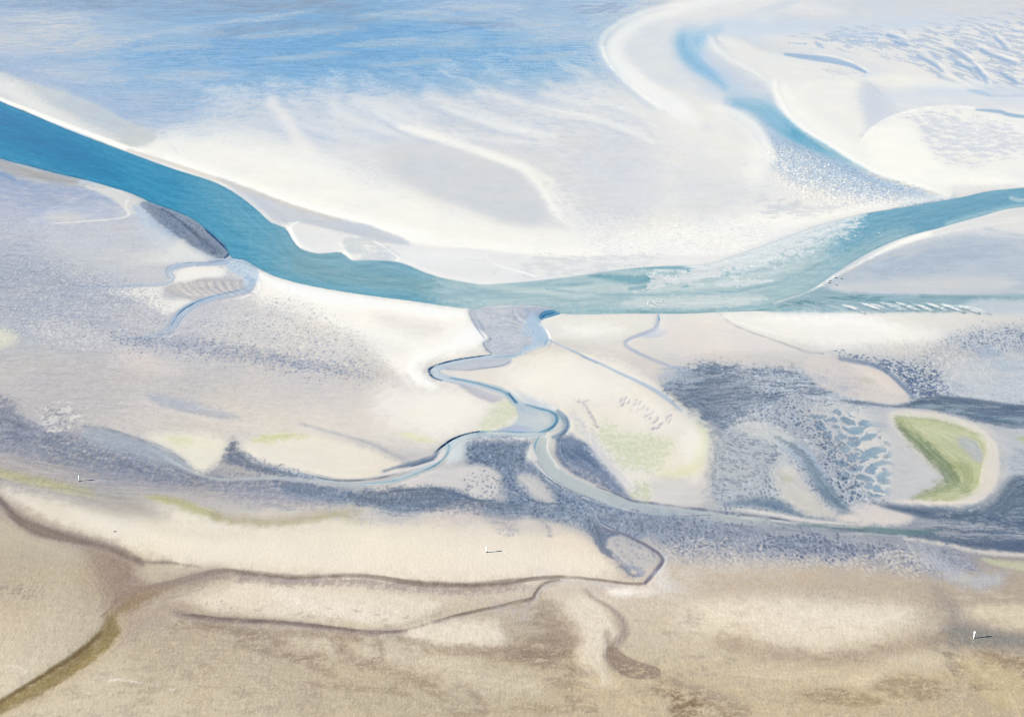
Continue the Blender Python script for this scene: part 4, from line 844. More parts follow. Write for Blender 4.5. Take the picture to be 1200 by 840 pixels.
wash([(300,740),(360,740),(400,755),(340,765),(290,755)], a=.5)
wash([(600,826),(640,823),(655,828),(630,834),(605,833)], col=(176,164,132), a=.8, f=5, wob=1)
wash([(480,840),(560,830),(600,850),(480,860)], col=(170,156,128), a=.5)
wash([(640,790),(680,795),(700,820),(690,830),(650,815)], a=.5)
P((228,221,202), [(480,735),(530,726),(580,730),(595,750),(570,758),(500,758),(478,750)], f=12, a=.85, wob=2)
P((222,214,194), [(430,755),(490,762),(560,775),(560,790),(490,785),(440,772)], f=14, a=.6, wob=2)
P((226,218,200), [(672,700),(700,700),(720,730),(728,745),(712,760),(710,785),(722,800),(690,800),(676,770),(682,735),(665,715)], f=12, a=.8, wob=2)
P((222,214,194), [(520,790),(600,785),(640,800),(620,815),(540,812)], f=16, a=.6, wob=2)
P((220,212,190), [(330,742),(390,748),(395,765),(360,762)], f=10, a=.6, wob=2)
S((164,152,144), [(686,690,2),(694,699,4),(705,705,3),(716,712,4),(726,722,8),(733,735,12),(728,748,12),(718,758,12),(714,768,12),(722,778,12),(736,788,10)], f=7, a=.75, wob=1)
P((160,148,134), [(712,756),(722,758),(735,768),(752,776),(770,781),(776,788),(768,794),(748,795),(730,790),(718,780),(711,768)], f=3, a=.9, wet=.7)
wash([(770,790),(800,800),(840,815),(880,830),(850,840),(800,822),(765,805)], col=(156,140,118), a=.65)
wash([(790,810),(830,830),(850,850),(790,850)], col=(138,120,96), a=.8)
P((226,218,196), [(800,712),(850,705),(910,702),(960,706),(1040,705),(1075,715),(1070,735),(1000,752),(960,762),(900,755),(850,745),(800,735)], f=22, a=.75, wob=3)
wash([(850,725),(900,714),(960,722),(1010,735),(980,738),(920,728),(870,738)], col=(192,178,156), a=.5)
wash([(855,745),(900,755),(960,770),(1010,758),(1060,752),(1120,744),(1110,755),(1040,770),(980,778),(920,775),(860,762)], col=(176,160,142), a=.65)
wash([(800,722),(840,718),(870,724),(840,732),(808,732)], col=(184,172,160), a=.6)
wash([(800,670),(900,672),(1010,676),(1100,690),(1100,702),(1000,700),(900,692),(800,695)], col=(192,176,150), a=.45, f=24)
P((158,152,144), [(1095,690),(1115,700),(1130,722),(1160,736),(1210,742),(1330,745),(1330,765),(1210,765),(1150,760),(1110,758),(1080,752),(1100,740),(1112,725),(1100,708)], f=14, a=.75, wob=1)
P((150,152,146), [(1105,738),(1130,734),(1160,738),(1205,746),(1205,756),(1160,754),(1130,757),(1105,752)], f=7, a=.75, wet=1.0, wob=0)
wash([(1105,765),(1125,770),(1135,785),(1160,795),(1175,806),(1150,810),(1130,802),(1115,785)], col=(148,136,120), a=.9, f=6, wob=1)
wash([(1150,755),(1200,770),(1320,790),(1320,805),(1200,800),(1150,772)], col=(156,140,116), a=.75)
P((206,192,150), [(1125,775),(1150,772),(1180,785),(1200,800),(1190,830),(1150,820),(1140,790)], f=14, a=.6, wob=2)
P((222,212,184), [(1140,712),(1200,706),(1330,706),(1330,735),(1200,736),(1160,726)], f=12, a=.7, wob=2)
P((224,214,190), [(1030,765),(1070,762),(1120,775),(1100,785),(1040,778)], f=14, a=.5)
wash([(1022,803),(1035,795),(1055,790),(1080,793),(1100,800),(1112,810),(1100,818),(1070,820),(1040,812)], col=(166,152,126), a=.0)
wash([(932,812),(950,808),(985,806),(1010,810),(1030,816),(1042,822),(1020,826),(980,824),(950,820)], col=(160,148,120), a=.0)
P((220,208,176), [(840,770),(920,780),(1000,790),(1020,800),(940,803),(870,795)], f=18, a=.5, tex='str', cov=.7)
S((178,168,148), [(958,737),(966,735),(978,736)], w=2.4, f=3, a=.6)

S((198,213,231), [(806,40,26),(806,62,34),(826,84,36),(852,104,36),(884,122,34),(910,142,36)], f=26, a=.55, wet=.6)
S((140,188,218), [(800,44,10),(803,60,15),(816,76,14),(834,90,9),(850,102,4)], f=12, a=.75, wet=.8)
S((150,190,214), [(862,116,6),(880,124,12),(905,140,20),(935,158,18),(965,176,12),(1000,194,6)], f=16, a=.5)
# ---- second pass over the far right: soft bright shoulders inside the bars
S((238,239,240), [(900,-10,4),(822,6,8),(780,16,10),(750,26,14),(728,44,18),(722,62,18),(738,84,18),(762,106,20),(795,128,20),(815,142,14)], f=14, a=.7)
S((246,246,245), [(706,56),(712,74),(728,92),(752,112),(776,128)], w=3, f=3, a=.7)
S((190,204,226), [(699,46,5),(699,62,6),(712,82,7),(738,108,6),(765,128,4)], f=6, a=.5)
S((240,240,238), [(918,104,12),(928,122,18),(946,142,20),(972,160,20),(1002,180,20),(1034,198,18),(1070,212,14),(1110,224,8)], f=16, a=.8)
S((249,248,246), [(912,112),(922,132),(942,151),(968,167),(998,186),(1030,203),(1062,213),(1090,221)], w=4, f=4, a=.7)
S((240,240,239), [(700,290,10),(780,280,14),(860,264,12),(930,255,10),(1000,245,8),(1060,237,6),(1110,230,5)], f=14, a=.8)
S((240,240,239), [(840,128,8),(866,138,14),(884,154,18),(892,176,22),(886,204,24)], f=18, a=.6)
P((204,210,224), [(684,150),(730,142),(772,158),(780,200),(770,240),(720,262),(684,262)], f=40, a=.5, wob=4)
P((206,212,225), [(800,190),(850,200),(880,230),(860,252),(800,250)], f=26, a=.45, wob=4)
P((198,204,216), [(900,236),(980,240),(1020,236),(960,252),(900,254)], f=10, a=.5, tex='sf', cov=.7)
P((200,208,226), [(1015,96),(1052,120),(1046,132),(1020,146),(1008,120)], f=12, a=.6)
P((208,216,232), [(1050,104),(1120,98),(1200,104),(1320,104),(1320,128),(1200,128),(1120,122),(1050,124)], f=12, a=.6)
P((238,236,232), [(1010,92),(1050,88),(1110,92),(1160,100),(1120,104),(1050,102)], f=8, a=.7)
P((244,243,240), [(1016,160),(1030,150),(1070,150),(1090,180),(1120,200),(1180,205),(1180,214),(1100,216),(1040,200),(1018,180)], f=12, a=.8)
P((172,192,214), [(905,166),(940,172),(985,190),(1030,208),(1080,222),(1060,232),(1010,228),(960,214),(920,196)], f=8, a=.85, tex='rip2', cov=.5, sh=.06, h=.0, pit=.8)
P((238,236,234), [(900,170),(940,180),(985,198),(1030,216),(1080,228),(1040,240),(980,238),(925,220)], f=8, a=.85, tex='rip2', cov=.42, sh=.06, h=.1, pit=.8)
S((222,208,190), [(935,150),(962,170),(992,190),(1030,208),(1070,219),(1100,228)], w=1.4, f=1.6, a=.5)
S((120,150,176), [(1040,246),(1060,242),(1085,238),(1105,234)], w=1.6, f=1.6, a=.6, tex='mot', cov=.8)
for i, (x, y) in enumerate([(1000,360),(1022,358),(1044,357),(1062,357),(1080,358),(1098,358),(1116,359),(1134,360)]):
    S((112,136,152), [(x-6,y+1),(x+6,y+5),(x+14,y+8)], w=2.2, f=1.8, a=.7, pit=.8)
    S((244,243,240), [(x-12,y-3,1),(x,y+1,3),(x+12,y+6,1.4)], f=1.8, a=1, h=.3, pit=.8)

# ---- second pass over the lower left
P((128,138,160), [(-60,455),(0,470),(30,492),(60,508),(100,520),(60,530),(0,520),(-60,505)], f=14, a=.42, tex='mot', cov=.75, sh=.5, wob=3, pit=.3)
P((122,134,158), [(60,512),(110,530),(170,540),(215,552),(260,562),(200,564),(120,552),(60,538)], f=14, a=.4, tex='mot', cov=.8, sh=.5, wob=3, pit=.3)
S((136,146,166), [(98,500),(125,502),(160,513),(195,526),(216,540)], w=2.4, f=3, a=.7)
P((184,178,182), [(-60,520),(0,532),(80,552),(160,566),(260,578),(380,584),(380,596),(260,592),(120,574),(0,552),(-60,545)], f=16, a=.5, wob=3)
P((116,128,154), [(274,514),(280,526),(300,539),(335,549),(368,561),(330,557),(292,550),(268,540)], f=7, a=.8, tex='mot', cov=.95, sh=.5, pit=.5)
P((122,134,158), [(322,562),(352,560),(382,572),(360,578),(330,572)], f=8, a=.7, tex='mot', cov=.9, sh=.5, pit=.4)
S((186,192,198), [(420,567,4),(390,567,4.5),(365,563,5),(330,560,4),(290,561,3),(255,561,3),(232,555,3),(214,547,4),(195,536,5)], f=3, a=.85, wet=.6)
S((110,118,142), [(350,553),(375,560),(400,563),(430,562),(455,558)], w=1.6, f=2, a=.7)
P((112,126,152), [(405,580),(440,574),(470,570),(515,570),(545,578),(570,588),(600,592),(560,600),(520,598),(470,596),(430,592)], f=8, a=.75, tex='mot', cov=.8, sh=.35, wob=2, pit=.6)
S((84,102,132), [(459,575),(485,573),(513,573),(540,580),(567,587),(610,592)], w=3, f=4, a=.65)
P((196,186,184), [(420,606),(480,604),(540,596),(600,612),(660,612),(690,626),(640,622),(560,616),(480,614)], f=14, a=.45, wob=3)
S((184,178,136), [(0,552,8),(40,562,11),(75,570,11),(104,575,7)], f=10, a=.6, wob=2)
S((186,182,134), [(176,582,6),(205,587,9),(232,596,9),(256,603,7)], f=9, a=.7, wob=2)
S((172,162,140), [(250,602,8),(290,610,12),(330,611,12),(375,603,10),(420,600,8)], f=12, a=.5, wob=2)
P((172,164,158), [(92,578),(150,580),(190,594),(200,606),(140,600),(100,592)], f=14, a=.55, wob=2)
# brown arm, fan and throat
S((172,158,148), [(-40,560,16),(0,590,26),(35,612,26),(80,630,20),(130,646,18),(165,662,12)], f=16, a=.6)
S((132,120,114), [(0,585,5),(14,602,9),(36,617,12),(66,627,11),(96,634,7),(130,643,6),(165,657,4),(200,659,2),(235,664,1)], f=6, a=.75)
S((158,146,128), [(30,614),(60,626),(90,632)], w=5, f=5, a=.5)
P((164,148,136), [(98,640),(130,645),(152,656),(160,672),(178,684),(215,676),(258,664),(262,672),(215,688),(185,700),(158,712),(138,724),(128,715),(125,695),(112,668)], f=16, a=.8, wob=3)
P((150,134,122), [(128,650),(146,660),(152,685),(160,700),(140,712),(132,690)], f=14, a=.5, tex='sf', cov=.8, wob=3)
P((156,138,106), [(130,718),(150,700),(185,690),(200,688),(170,706),(145,724)], f=10, a=.6)
P((178,164,148), [(132,730),(170,712),(215,704),(240,712),(200,724),(160,738),(140,752)], f=10, a=.7, tex='mot', cov=.85, sh=.4)
S((190,178,150), [(140,730,22),(110,765,30),(70,795,26),(20,825,20),(-40,855,18)], f=20, a=.6)
S((148,134,98), [(126,722,4),(132,738,18),(110,762,18),(82,783,15),(50,804,12),(20,820,10),(-30,846,10)], f=9, a=.8, wet=.6)
S((120,104,74), [(118,740,4),(100,758,5),(70,778,4),(35,800,3),(0,822,3),(-30,842,3)], f=5, a=.65)
S((172,154,96), [(134,740,6),(116,762,7),(86,782,6),(50,802,5),(10,824,4)], f=6, a=.6)
# soft margins of the two long creeks
S((158,146,140), [(225,682,10),(262,672,12),(300,677,12),(350,682,9),(420,679,8),(480,686,10),(550,690,9),(610,684,8)], f=12, a=.55, tex='mot', cov=1.0, sh=.5)
S((134,124,114), [(262,667,4),(300,671,5),(350,675,4),(420,673,4),(480,681,5),(550,684,5),(610,679,5),(660,675,3)], f=3, a=.6)
S((150,138,136), [(205,716,6),(227,722,7),(270,726,7),(346,730,6),(421,740,6),(475,739,5)], f=7, a=.65)
S((126,116,108), [(215,719,2.4),(250,723,3),(300,726,3),(346,729,2.4),(421,738,2)], f=2, a=.6)
# brown diagonals of the foreground
for pts, wd in [([(394,750),(405,765),(425,775),(445,778)],10), ([(440,778),(470,788),(500,800),(522,814)],11), ([(470,747),(505,756),(545,760),(605,762),(660,766)],9), ([(230,730),(300,740),(370,742),(420,748)],9), ([(640,715),(650,740),(640,765)],26), ([(600,770),(650,778),(690,790)],10), ([(335,768),(350,772),(366,770)],7), ([(540,800),(560,815),(570,835)],10), ([(440,745),(450,765),(440,775)],6), ([(280,756),(340,768),(390,790)],8), ([(360,800),(420,806),(480,812)],6)]:
    S((152,138,122), pts, w=wd, f=wd*1.1, a=.5, tex='mot', cov=1.0, sh=.6, wob=5)
P((168,154,134), [(150,742),(260,738),(380,752),(430,800),(380,835),(250,820),(160,790)], f=40, a=.45, tex='fin', cov=.6, sh=.4, wob=4)
P((170,156,132), [(430,790),(560,780),(680,790),(700,860),(430,860)], f=40, a=.4, tex='fin', cov=.55, sh=.4, wob=4)

# ---- second pass over the lower right
for pts in ([(1022,803),(1035,796),(1052,789),(1078,792),(1098,799),(1112,809),(1100,817),(1078,821),(1056,816),(1040,812)], [(934,812),(950,808),(985,806),(1008,811),(1024,816),(1040,821),(1020,826),(985,825),(955,820)]):
    P((170,156,130), pts, f=3.5, a=.8, wob=3, fine=4, wet=.6)
    P((158,146,122), pts, f=16, a=.5, tex='mot', cov=.8, sh=.45, wob=4, fine=4)
    P((186,172,144), pts, f=26, a=.35, tex='fin', cov=.7, sh=.4, wob=5)
P((196,182,150), [(1000,780),(1040,775),(1130,790),(1160,815),(1120,835),(1040,835),(930,832),(920,808)], f=20, a=.4, tex='mot', cov=.6, sh=.45, wob=4)
P((224,214,192), [(1000,796),(1016,790),(1040,784),(1026,796),(1010,806)], f=8, a=.5, tex='mot', cov=.8)
S((158,146,132), [(712,742,10),(716,756,8),(716,770,6)], f=8, a=.5)
S((162,150,136), [(770,792,5),(800,800,12),(840,815,16),(880,832,16)], f=14, a=.6, tex='fin', cov=.95, sh=.5, wob=4)
P((206,200,196), [(845,505),(838,520),(836,545),(832,575),(820,590),(790,592),(800,580),(822,560),(828,530),(832,505)], f=10, a=.6)
P((168,176,190), [(830,500),(842,505),(846,530),(842,560),(836,590),(824,592),(830,560),(834,530)], f=10, a=.6, tex='mot', cov=.7, sh=.45)
P((146,156,176), [(842,510),(870,500),(900,512),(915,545),(905,580),(870,592),(840,592),(838,550)], f=20, a=.35)
P((150,160,180), [(920,470),(980,490),(1010,540),(1010,590),(960,580),(930,530),(900,500)], f=20, a=.35)
P((196,192,188), [(914,560),(935,552),(950,572),(972,594),(990,606),(955,606),(925,592)], f=12, a=.6)
P((204,206,206), [(858,500),(880,494),(905,498),(928,510),(925,524),(900,516),(875,508)], f=6, a=.75)
S((120,138,158), [(910,512,2),(930,524,6),(948,540,8),(960,558,8),(974,576,8),(990,594,7),(1010,608,3)], f=7, a=.7, tex='mot', cov=1.0, sh=.5, pit=.6)
P((214,206,200), [(975,608),(1000,600),(1040,598),(1068,605),(1050,612),(1010,614)], f=7, a=.8)
# rim and green film of the right shoal, softened
P((216,209,198), [(1142,497),(1160,508),(1172,528),(1172,556),(1164,574),(1148,588),(1120,592),(1130,580),(1146,570),(1152,545),(1154,525),(1146,510)], f=11, a=.85)
P((216,210,200), [(1040,486),(1060,481),(1100,484),(1145,497),(1140,504),(1100,492),(1060,487)], f=6, a=.8)
P((190,196,158), [(1060,492),(1110,498),(1145,512),(1150,540),(1142,570),(1120,580),(1100,578),(1125,560),(1110,530),(1080,508)], f=20, a=.55)
P((196,196,198), [(1044,512),(1060,524),(1080,542),(1104,562),(1088,572),(1060,582),(1044,576),(1048,545)], f=8, a=.8)
S((128,146,106), [(1054,498,4),(1066,509,8),(1080,521,12),(1095,534,15),(1108,548,15),(1120,562,10)], f=12, a=.6)
S((136,152,104), [(1122,566,8),(1100,574,7),(1078,580,5)], f=8, a=.6)
S((150,164,118), [(1128,545,8),(1136,556,10),(1132,572,10)], f=12, a=.5)
P((180,184,188), [(1122,515),(1132,512),(1142,518),(1149,528),(1149,538),(1140,538),(1130,528)], f=6, a=.9)
# browns and creams of the near right
P((190,176,156), [(800,676),(900,680),(1000,684),(1100,700),(1100,708),(1000,702),(900,696),(800,696)], f=16, a=.4, wob=5)
P((232,223,205), [(830,716),(880,708),(950,708),(1010,716),(1050,722),(1020,738),(960,744),(900,736),(850,730)], f=24, a=.6, wob=4)
P((178,164,144), [(850,742),(920,760),(980,764),(1040,756),(1100,742),(1120,752),(1060,768),(980,778),(900,772),(840,756)], f=14, a=.6, tex='fin', cov=.95, sh=.5, wob=4)
P((216,204,176), [(880,775),(960,785),(1040,780),(1100,790),(1060,788),(990,800),(900,798)], f=16, a=.5, wob=4)

P((197,198,202), [(1040,508),(1056,512),(1076,528),(1094,546),(1108,562),(1092,572),(1062,582),(1044,578)], f=22, a=.75)
P((197,198,202), [(1046,540),(1060,536),(1084,552),(1098,562),(1084,568),(1056,574)], f=12, a=.8)
P((150,166,120), [(1052,494),(1066,502),(1090,524),(1112,544),(1124,562),(1106,570),(1094,562),(1106,558),(1088,540),(1066,520)], f=9, a=.5, tex='mot', cov=.75, sh=.5)

# mud patch on the channel bend, streaked by run-off
P((126,140,166), [(172,242),(200,248),(235,268),(258,288),(264,298),(250,300),(225,288),(195,268)], f=8, a=.7, pit=.5)
for k in range(9):
    S((84,98,128), [(182+k*1.8,243+k*.2),(205+k*1.2,254+k*1.0),(232+k*.2,272+k*1.2),(256-k*.9,292+k*.7)], w=1.0, f=1.1, a=.5 if k % 2 else .3, fine=1.0, tex='fin', cov=.9, sh=.4)
S((28,78,132), [(222,253),(237,262),(243,270),(255,281),(264,290),(269,296),(263,302)], w=1.8, f=1.2, a=.9)  # painted shade and wet mud of the steep edge, again
S((232,234,236), [(112,219),(128,221),(143,225),(153,231)], w=3, f=4, a=.6)
P((206,216,226), [(160,246),(172,252),(195,270),(220,288),(245,300),(230,302),(205,300),(180,290),(168,270)], f=14, a=.5)
P((222,222,220), [(196,298),(205,284),(215,280),(225,292),(240,302),(235,307),(205,308),(178,306)], f=8, a=.7)
P((236,233,228), [(246,318),(262,313),(262,323),(236,326),(218,331),(206,330),(208,321),(222,314)], f=5, a=.8)
for i in range(8):
    x = 208+i*10
    S((148,152,168), [(x+3,330),(x+6,336),(x+13,342),(x+20,345)], w=1.3, f=1.5, a=.65)
    S((226,220,212), [(x,331),(x+2,337),(x+9,343),(x+16,346)], w=2, f=2, a=.6, h=.2)
P((202,206,214), [(60,268),(120,262),(170,280),(200,320),(170,340),(100,330),(60,300)], f=40, a=.35)
P((214,210,206), [(230,380),(300,366),(360,378),(400,396),(370,402),(300,392),(250,396)], f=16, a=.45, tex='mot', cov=.8, pit=.5)
P((140,152,178), [(0,300),(60,310),(130,330),(170,352),(140,362),(60,350),(0,340)], f=30, a=.35, tex='mot', cov=.6, sh=.4)
P((222,216,210), [(60,372),(150,398),(120,405),(40,395)], f=14, a=.4, tex='mot', cov=.7)

# left wedge and near-left bank tones
P((188,200,212), [(30,96),(80,108),(130,132),(150,150),(100,140),(50,118)], f=12, a=.6)
P((232,233,234), [(-60,80),(0,92),(40,112),(90,140),(140,164),(90,152),(40,132),(0,112),(-60,90)], f=10, a=.7)
S((168,166,168), [(-60,155,8),(0,192,9),(50,206,9),(90,214,6)], f=6, a=.6)
S((150,170,200), [(-20,206),(40,218),(90,224),(130,236)], w=6, f=8, a=.5)

# crisp speckle of pools and crests on the left flats
sp = [(-150,290),(60,300),(150,335),(190,352),(200,398),(220,378),(265,358),(330,356),(400,388),(440,425),(430,445),(340,436),(260,426),(180,418),(100,405),(0,395),(-150,390)]
P((146,156,182), sp, f=26, a=.6, tex='leo', cov=.30, sh=.12, wob=4, pit=.5)
P((232,227,220), sp, f=26, a=.55, tex='rip2', cov=.22, sh=.12, wob=4, pit=.5, h=.04)
P((132,144,172), [(110,386),(160,392),(220,396),(290,406),(350,418),(420,432),(400,442),(330,432),(240,420),(160,408)], f=12, a=.6, tex='leo', cov=.42, sh=.14, wob=3, pit=.5)
P((204,208,216), [(-150,225),(0,235),(60,260),(130,280),(100,300),(0,300),(-150,290)], f=24, a=.5, tex='rip2', cov=.34, sh=.12, wob=4, pit=.3)
band = [(-60,462),(0,472),(40,500),(100,512),(170,540),(230,556),(330,566),(400,576),(470,574),(540,580),(600,594),(560,606),(460,604),(380,592),(300,582),(180,566),(80,548),(0,528),(-60,520)]
P((190,193,200), band, f=20, a=.4, tex='leo', cov=.26, sh=.12, wob=3, pit=.5, h=.05)
P((112,124,150), band, f=20, a=.22, tex='rip2', cov=.33, sh=.14, wob=3, pit=.5, h=-.05)
P((216,212,208), [(48,478),(70,472),(94,480),(94,500),(70,508),(50,500)], f=6, a=.8, tex='web', cov=.45, sh=.14)
P((120,128,150), [(50,480),(70,476),(92,482),(92,498),(70,504),(52,498)], f=6, a=.6, tex='rip', cov=.35, sh=.1)
# far flats: fine cross ripples
P((236,235,233), [(700,250),(800,262),(900,262),(880,290),(760,298),(690,290)], f=14, a=.6, tex='leo', cov=.45, sh=.14, pit=.3)
P((204,209,218), [(690,240),(800,255),(900,258),(880,290),(760,298),(690,290)], f=14, a=.5, tex='rip', cov=.33, sh=.12, pit=.3)
P((206,212,224), [(400,185),(440,190),(470,205),(450,222),(410,212)], f=10, a=.6, tex='rip', cov=.45, sh=.14, pit=.3)

# slip faces of the far bars
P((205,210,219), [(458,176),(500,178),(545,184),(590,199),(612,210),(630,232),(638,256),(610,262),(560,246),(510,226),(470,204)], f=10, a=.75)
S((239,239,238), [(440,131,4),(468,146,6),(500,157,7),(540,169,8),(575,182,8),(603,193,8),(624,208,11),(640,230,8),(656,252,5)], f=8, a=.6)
S((178,192,216), [(452,146),(480,160),(508,168)], w=3, f=4, a=.5)
S((236,237,237), [(520,126,4),(560,140,7),(600,151,8),(650,160,5)], f=7, a=.6)
S((236,237,237), [(640,128,4),(690,137,7),(730,150,8),(765,166,6)], f=7, a=.6)
S((186,198,220), [(660,140),(700,147),(735,160)], w=3, f=4, a=.45)
S((186,198,220), [(545,145),(590,157),(630,165)], w=3, f=4, a=.45)
P((205,206,208), [(40,18),(180,24),(260,40),(180,52),(60,48)], f=16, a=.4, tex='str', cov=.7, sh=.3)
for cx, cy, rx in [(200,56,50),(330,40,50),(450,50,60),(560,20,60),(640,66,40),(360,66,60),(480,74,50),(110,76,40)]:
    E((196,200,208), cx, cy, rx, 4, -4, a=.5, tex='str', cov=.75, sh=.25, wob=4)
# the dark wet pan right of the centre, crossed by pale ripples
P((176,184,196), [(840,440),(900,436),(960,446),(900,470),(860,500),(835,490),(850,462)], f=16, a=.7, tex='rip2', cov=.36, sh=.12, h=.05)
P((170,178,192), [(782,456),(820,432),(870,436),(900,462),(850,490),(820,480)], f=14, a=.55, tex='str', cov=.42, sh=.14)
S((186,190,200), [(838,440),(870,434),(910,438),(950,440)], w=4, f=4, a=.6, tex='rip', cov=.8)
P((178,184,194), [(1090,600),(1150,600),(1210,590),(1330,590),(1330,630),(1200,628),(1110,622)], f=14, a=.5, tex='rip2', cov=.4, sh=.14)
P((168,178,190), [(1080,468),(1200,478),(1330,486),(1330,498),(1200,492),(1110,480)], f=6, a=.5, tex='str', cov=.5, sh=.2)
# fine ripples of the near sand
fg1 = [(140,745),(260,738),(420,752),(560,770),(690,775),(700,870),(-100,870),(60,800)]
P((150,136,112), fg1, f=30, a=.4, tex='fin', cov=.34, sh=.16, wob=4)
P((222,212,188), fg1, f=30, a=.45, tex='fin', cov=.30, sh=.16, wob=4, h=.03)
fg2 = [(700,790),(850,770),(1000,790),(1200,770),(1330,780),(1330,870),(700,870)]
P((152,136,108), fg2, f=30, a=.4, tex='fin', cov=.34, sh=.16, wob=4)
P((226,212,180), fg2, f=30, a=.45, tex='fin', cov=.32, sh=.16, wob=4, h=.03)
P((236,229,214), [(90,600),(200,618),(340,628),(470,626),(600,640),(690,650),(700,668),(600,674),(480,676),(340,668),(240,658),(150,636)], f=22, a=.5)
P((238,233,220), [(600,440),(650,430),(710,445),(770,470),(800,500),(770,500),(700,470),(640,462)], f=22, a=.5)
P((240,236,226), [(810,500),(828,512),(826,535),(806,545),(800,520)], f=12, a=.5)

S((238,238,236), [(206,158),(250,150),(300,166),(360,184),(420,206),(480,230)], w=20, f=26, a=.45)
P((226,228,232), [(250,120),(330,112),(420,112),(500,120),(460,150),(380,160),(300,158)], f=36, a=.45, tex='sf', cov=.8, sh=.5)
S((110,122,148), [(905,612),(950,618),(1000,620),(1050,626)], w=3, f=4, a=.5)
S((222,216,210), [(870,606),(920,611),(970,615),(1010,617)], w=2.4, f=3, a=.6)

# lower left creek, silty olive water over a smooth bed
S((150,138,104), [(126,722,4),(132,738,14),(110,762,14),(82,783,12),(50,804,10),(20,820,9),(-30,846,9),(-120,890,9)], f=10, a=.75, wet=.6)
S((126,112,82), [(118,742,3),(98,760,5),(68,780,4),(33,801,3),(0,820,3),(-30,840,3)], f=5, a=.55)
S((170,156,112), [(128,748,4),(108,768,5),(76,790,4),(40,809,4),(6,827,3)], f=6, a=.45)
P((170,158,138), [(88,650),(120,660),(140,690),(120,715),(100,700)], f=22, a=.4)
P((180,168,148), [(190,690),(240,676),(270,684),(230,700),(190,712)], f=14, a=.45)
# silvery sheen painted into the mud colour right of the centre
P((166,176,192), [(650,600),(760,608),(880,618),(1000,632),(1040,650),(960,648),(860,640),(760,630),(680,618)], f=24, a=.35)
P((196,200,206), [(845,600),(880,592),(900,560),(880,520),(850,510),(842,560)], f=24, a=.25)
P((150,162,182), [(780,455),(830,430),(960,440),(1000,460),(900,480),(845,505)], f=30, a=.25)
S((204,204,202), [(1156,500),(1176,524),(1180,550),(1170,578),(1150,594)], w=5, f=12, a=.5)
# ------------------------------------------------------------------ ground light calibration
def s2l(c):
    c = np.clip(c/255.0, 0, 1)
    return np.where(c <= .04045, c/12.92, ((c+.055)/1.055)**2.4)
EG = np.array([1.55, 1.61, 1.76])                  # light reaching level ground (incl. exposure), per channel
def albedo(c, e, film):
    """base colour of ground or water from its sunlit image tone, judged by eye"""
    a = (s2l(c) - film)/e
    return np.clip(a, .006, .9).astype(np.float32)

def add_attr(me, name, arr, kind):
    at = me.attributes.new(name, kind, 'POINT')
    if kind == 'FLOAT_COLOR':
        b = np.ones((len(arr), 4), np.float32); b[:, :3] = arr
        at.data.foreach_set('color', b.ravel())
    else: at.data.foreach_set('value', np.ascontiguousarray(arr, np.float32).ravel())

def grid_mesh(name, co, faces):
    me = bpy.data.meshes.new(name)
    me.vertices.add(len(co)); me.vertices.foreach_set('co', np.ascontiguousarray(co, np.float32).ravel())
    n = len(faces)
    me.loops.add(n*4); me.loops.foreach_set('vertex_index', np.ascontiguousarray(faces, np.int32).ravel())
    me.polygons.add(n); me.polygons.foreach_set('loop_start', np.arange(0, n*4, 4, dtype=np.int32))
    me.update(calc_edges=True)
    me.polygons.foreach_set('use_smooth', np.ones(n, bool))
    return me

def nd(nt, t, **k):
    n = nt.nodes.new(t)
    for a, b in k.items():
        if a in n.inputs.keys(): n.inputs[a].default_value = b
        else: setattr(n, a, b)
    return n
def new_mat(name):
    m = bpy.data.materials.new(name); m.use_nodes = True
    return m, m.node_tree, m.node_tree.nodes['Principled BSDF']

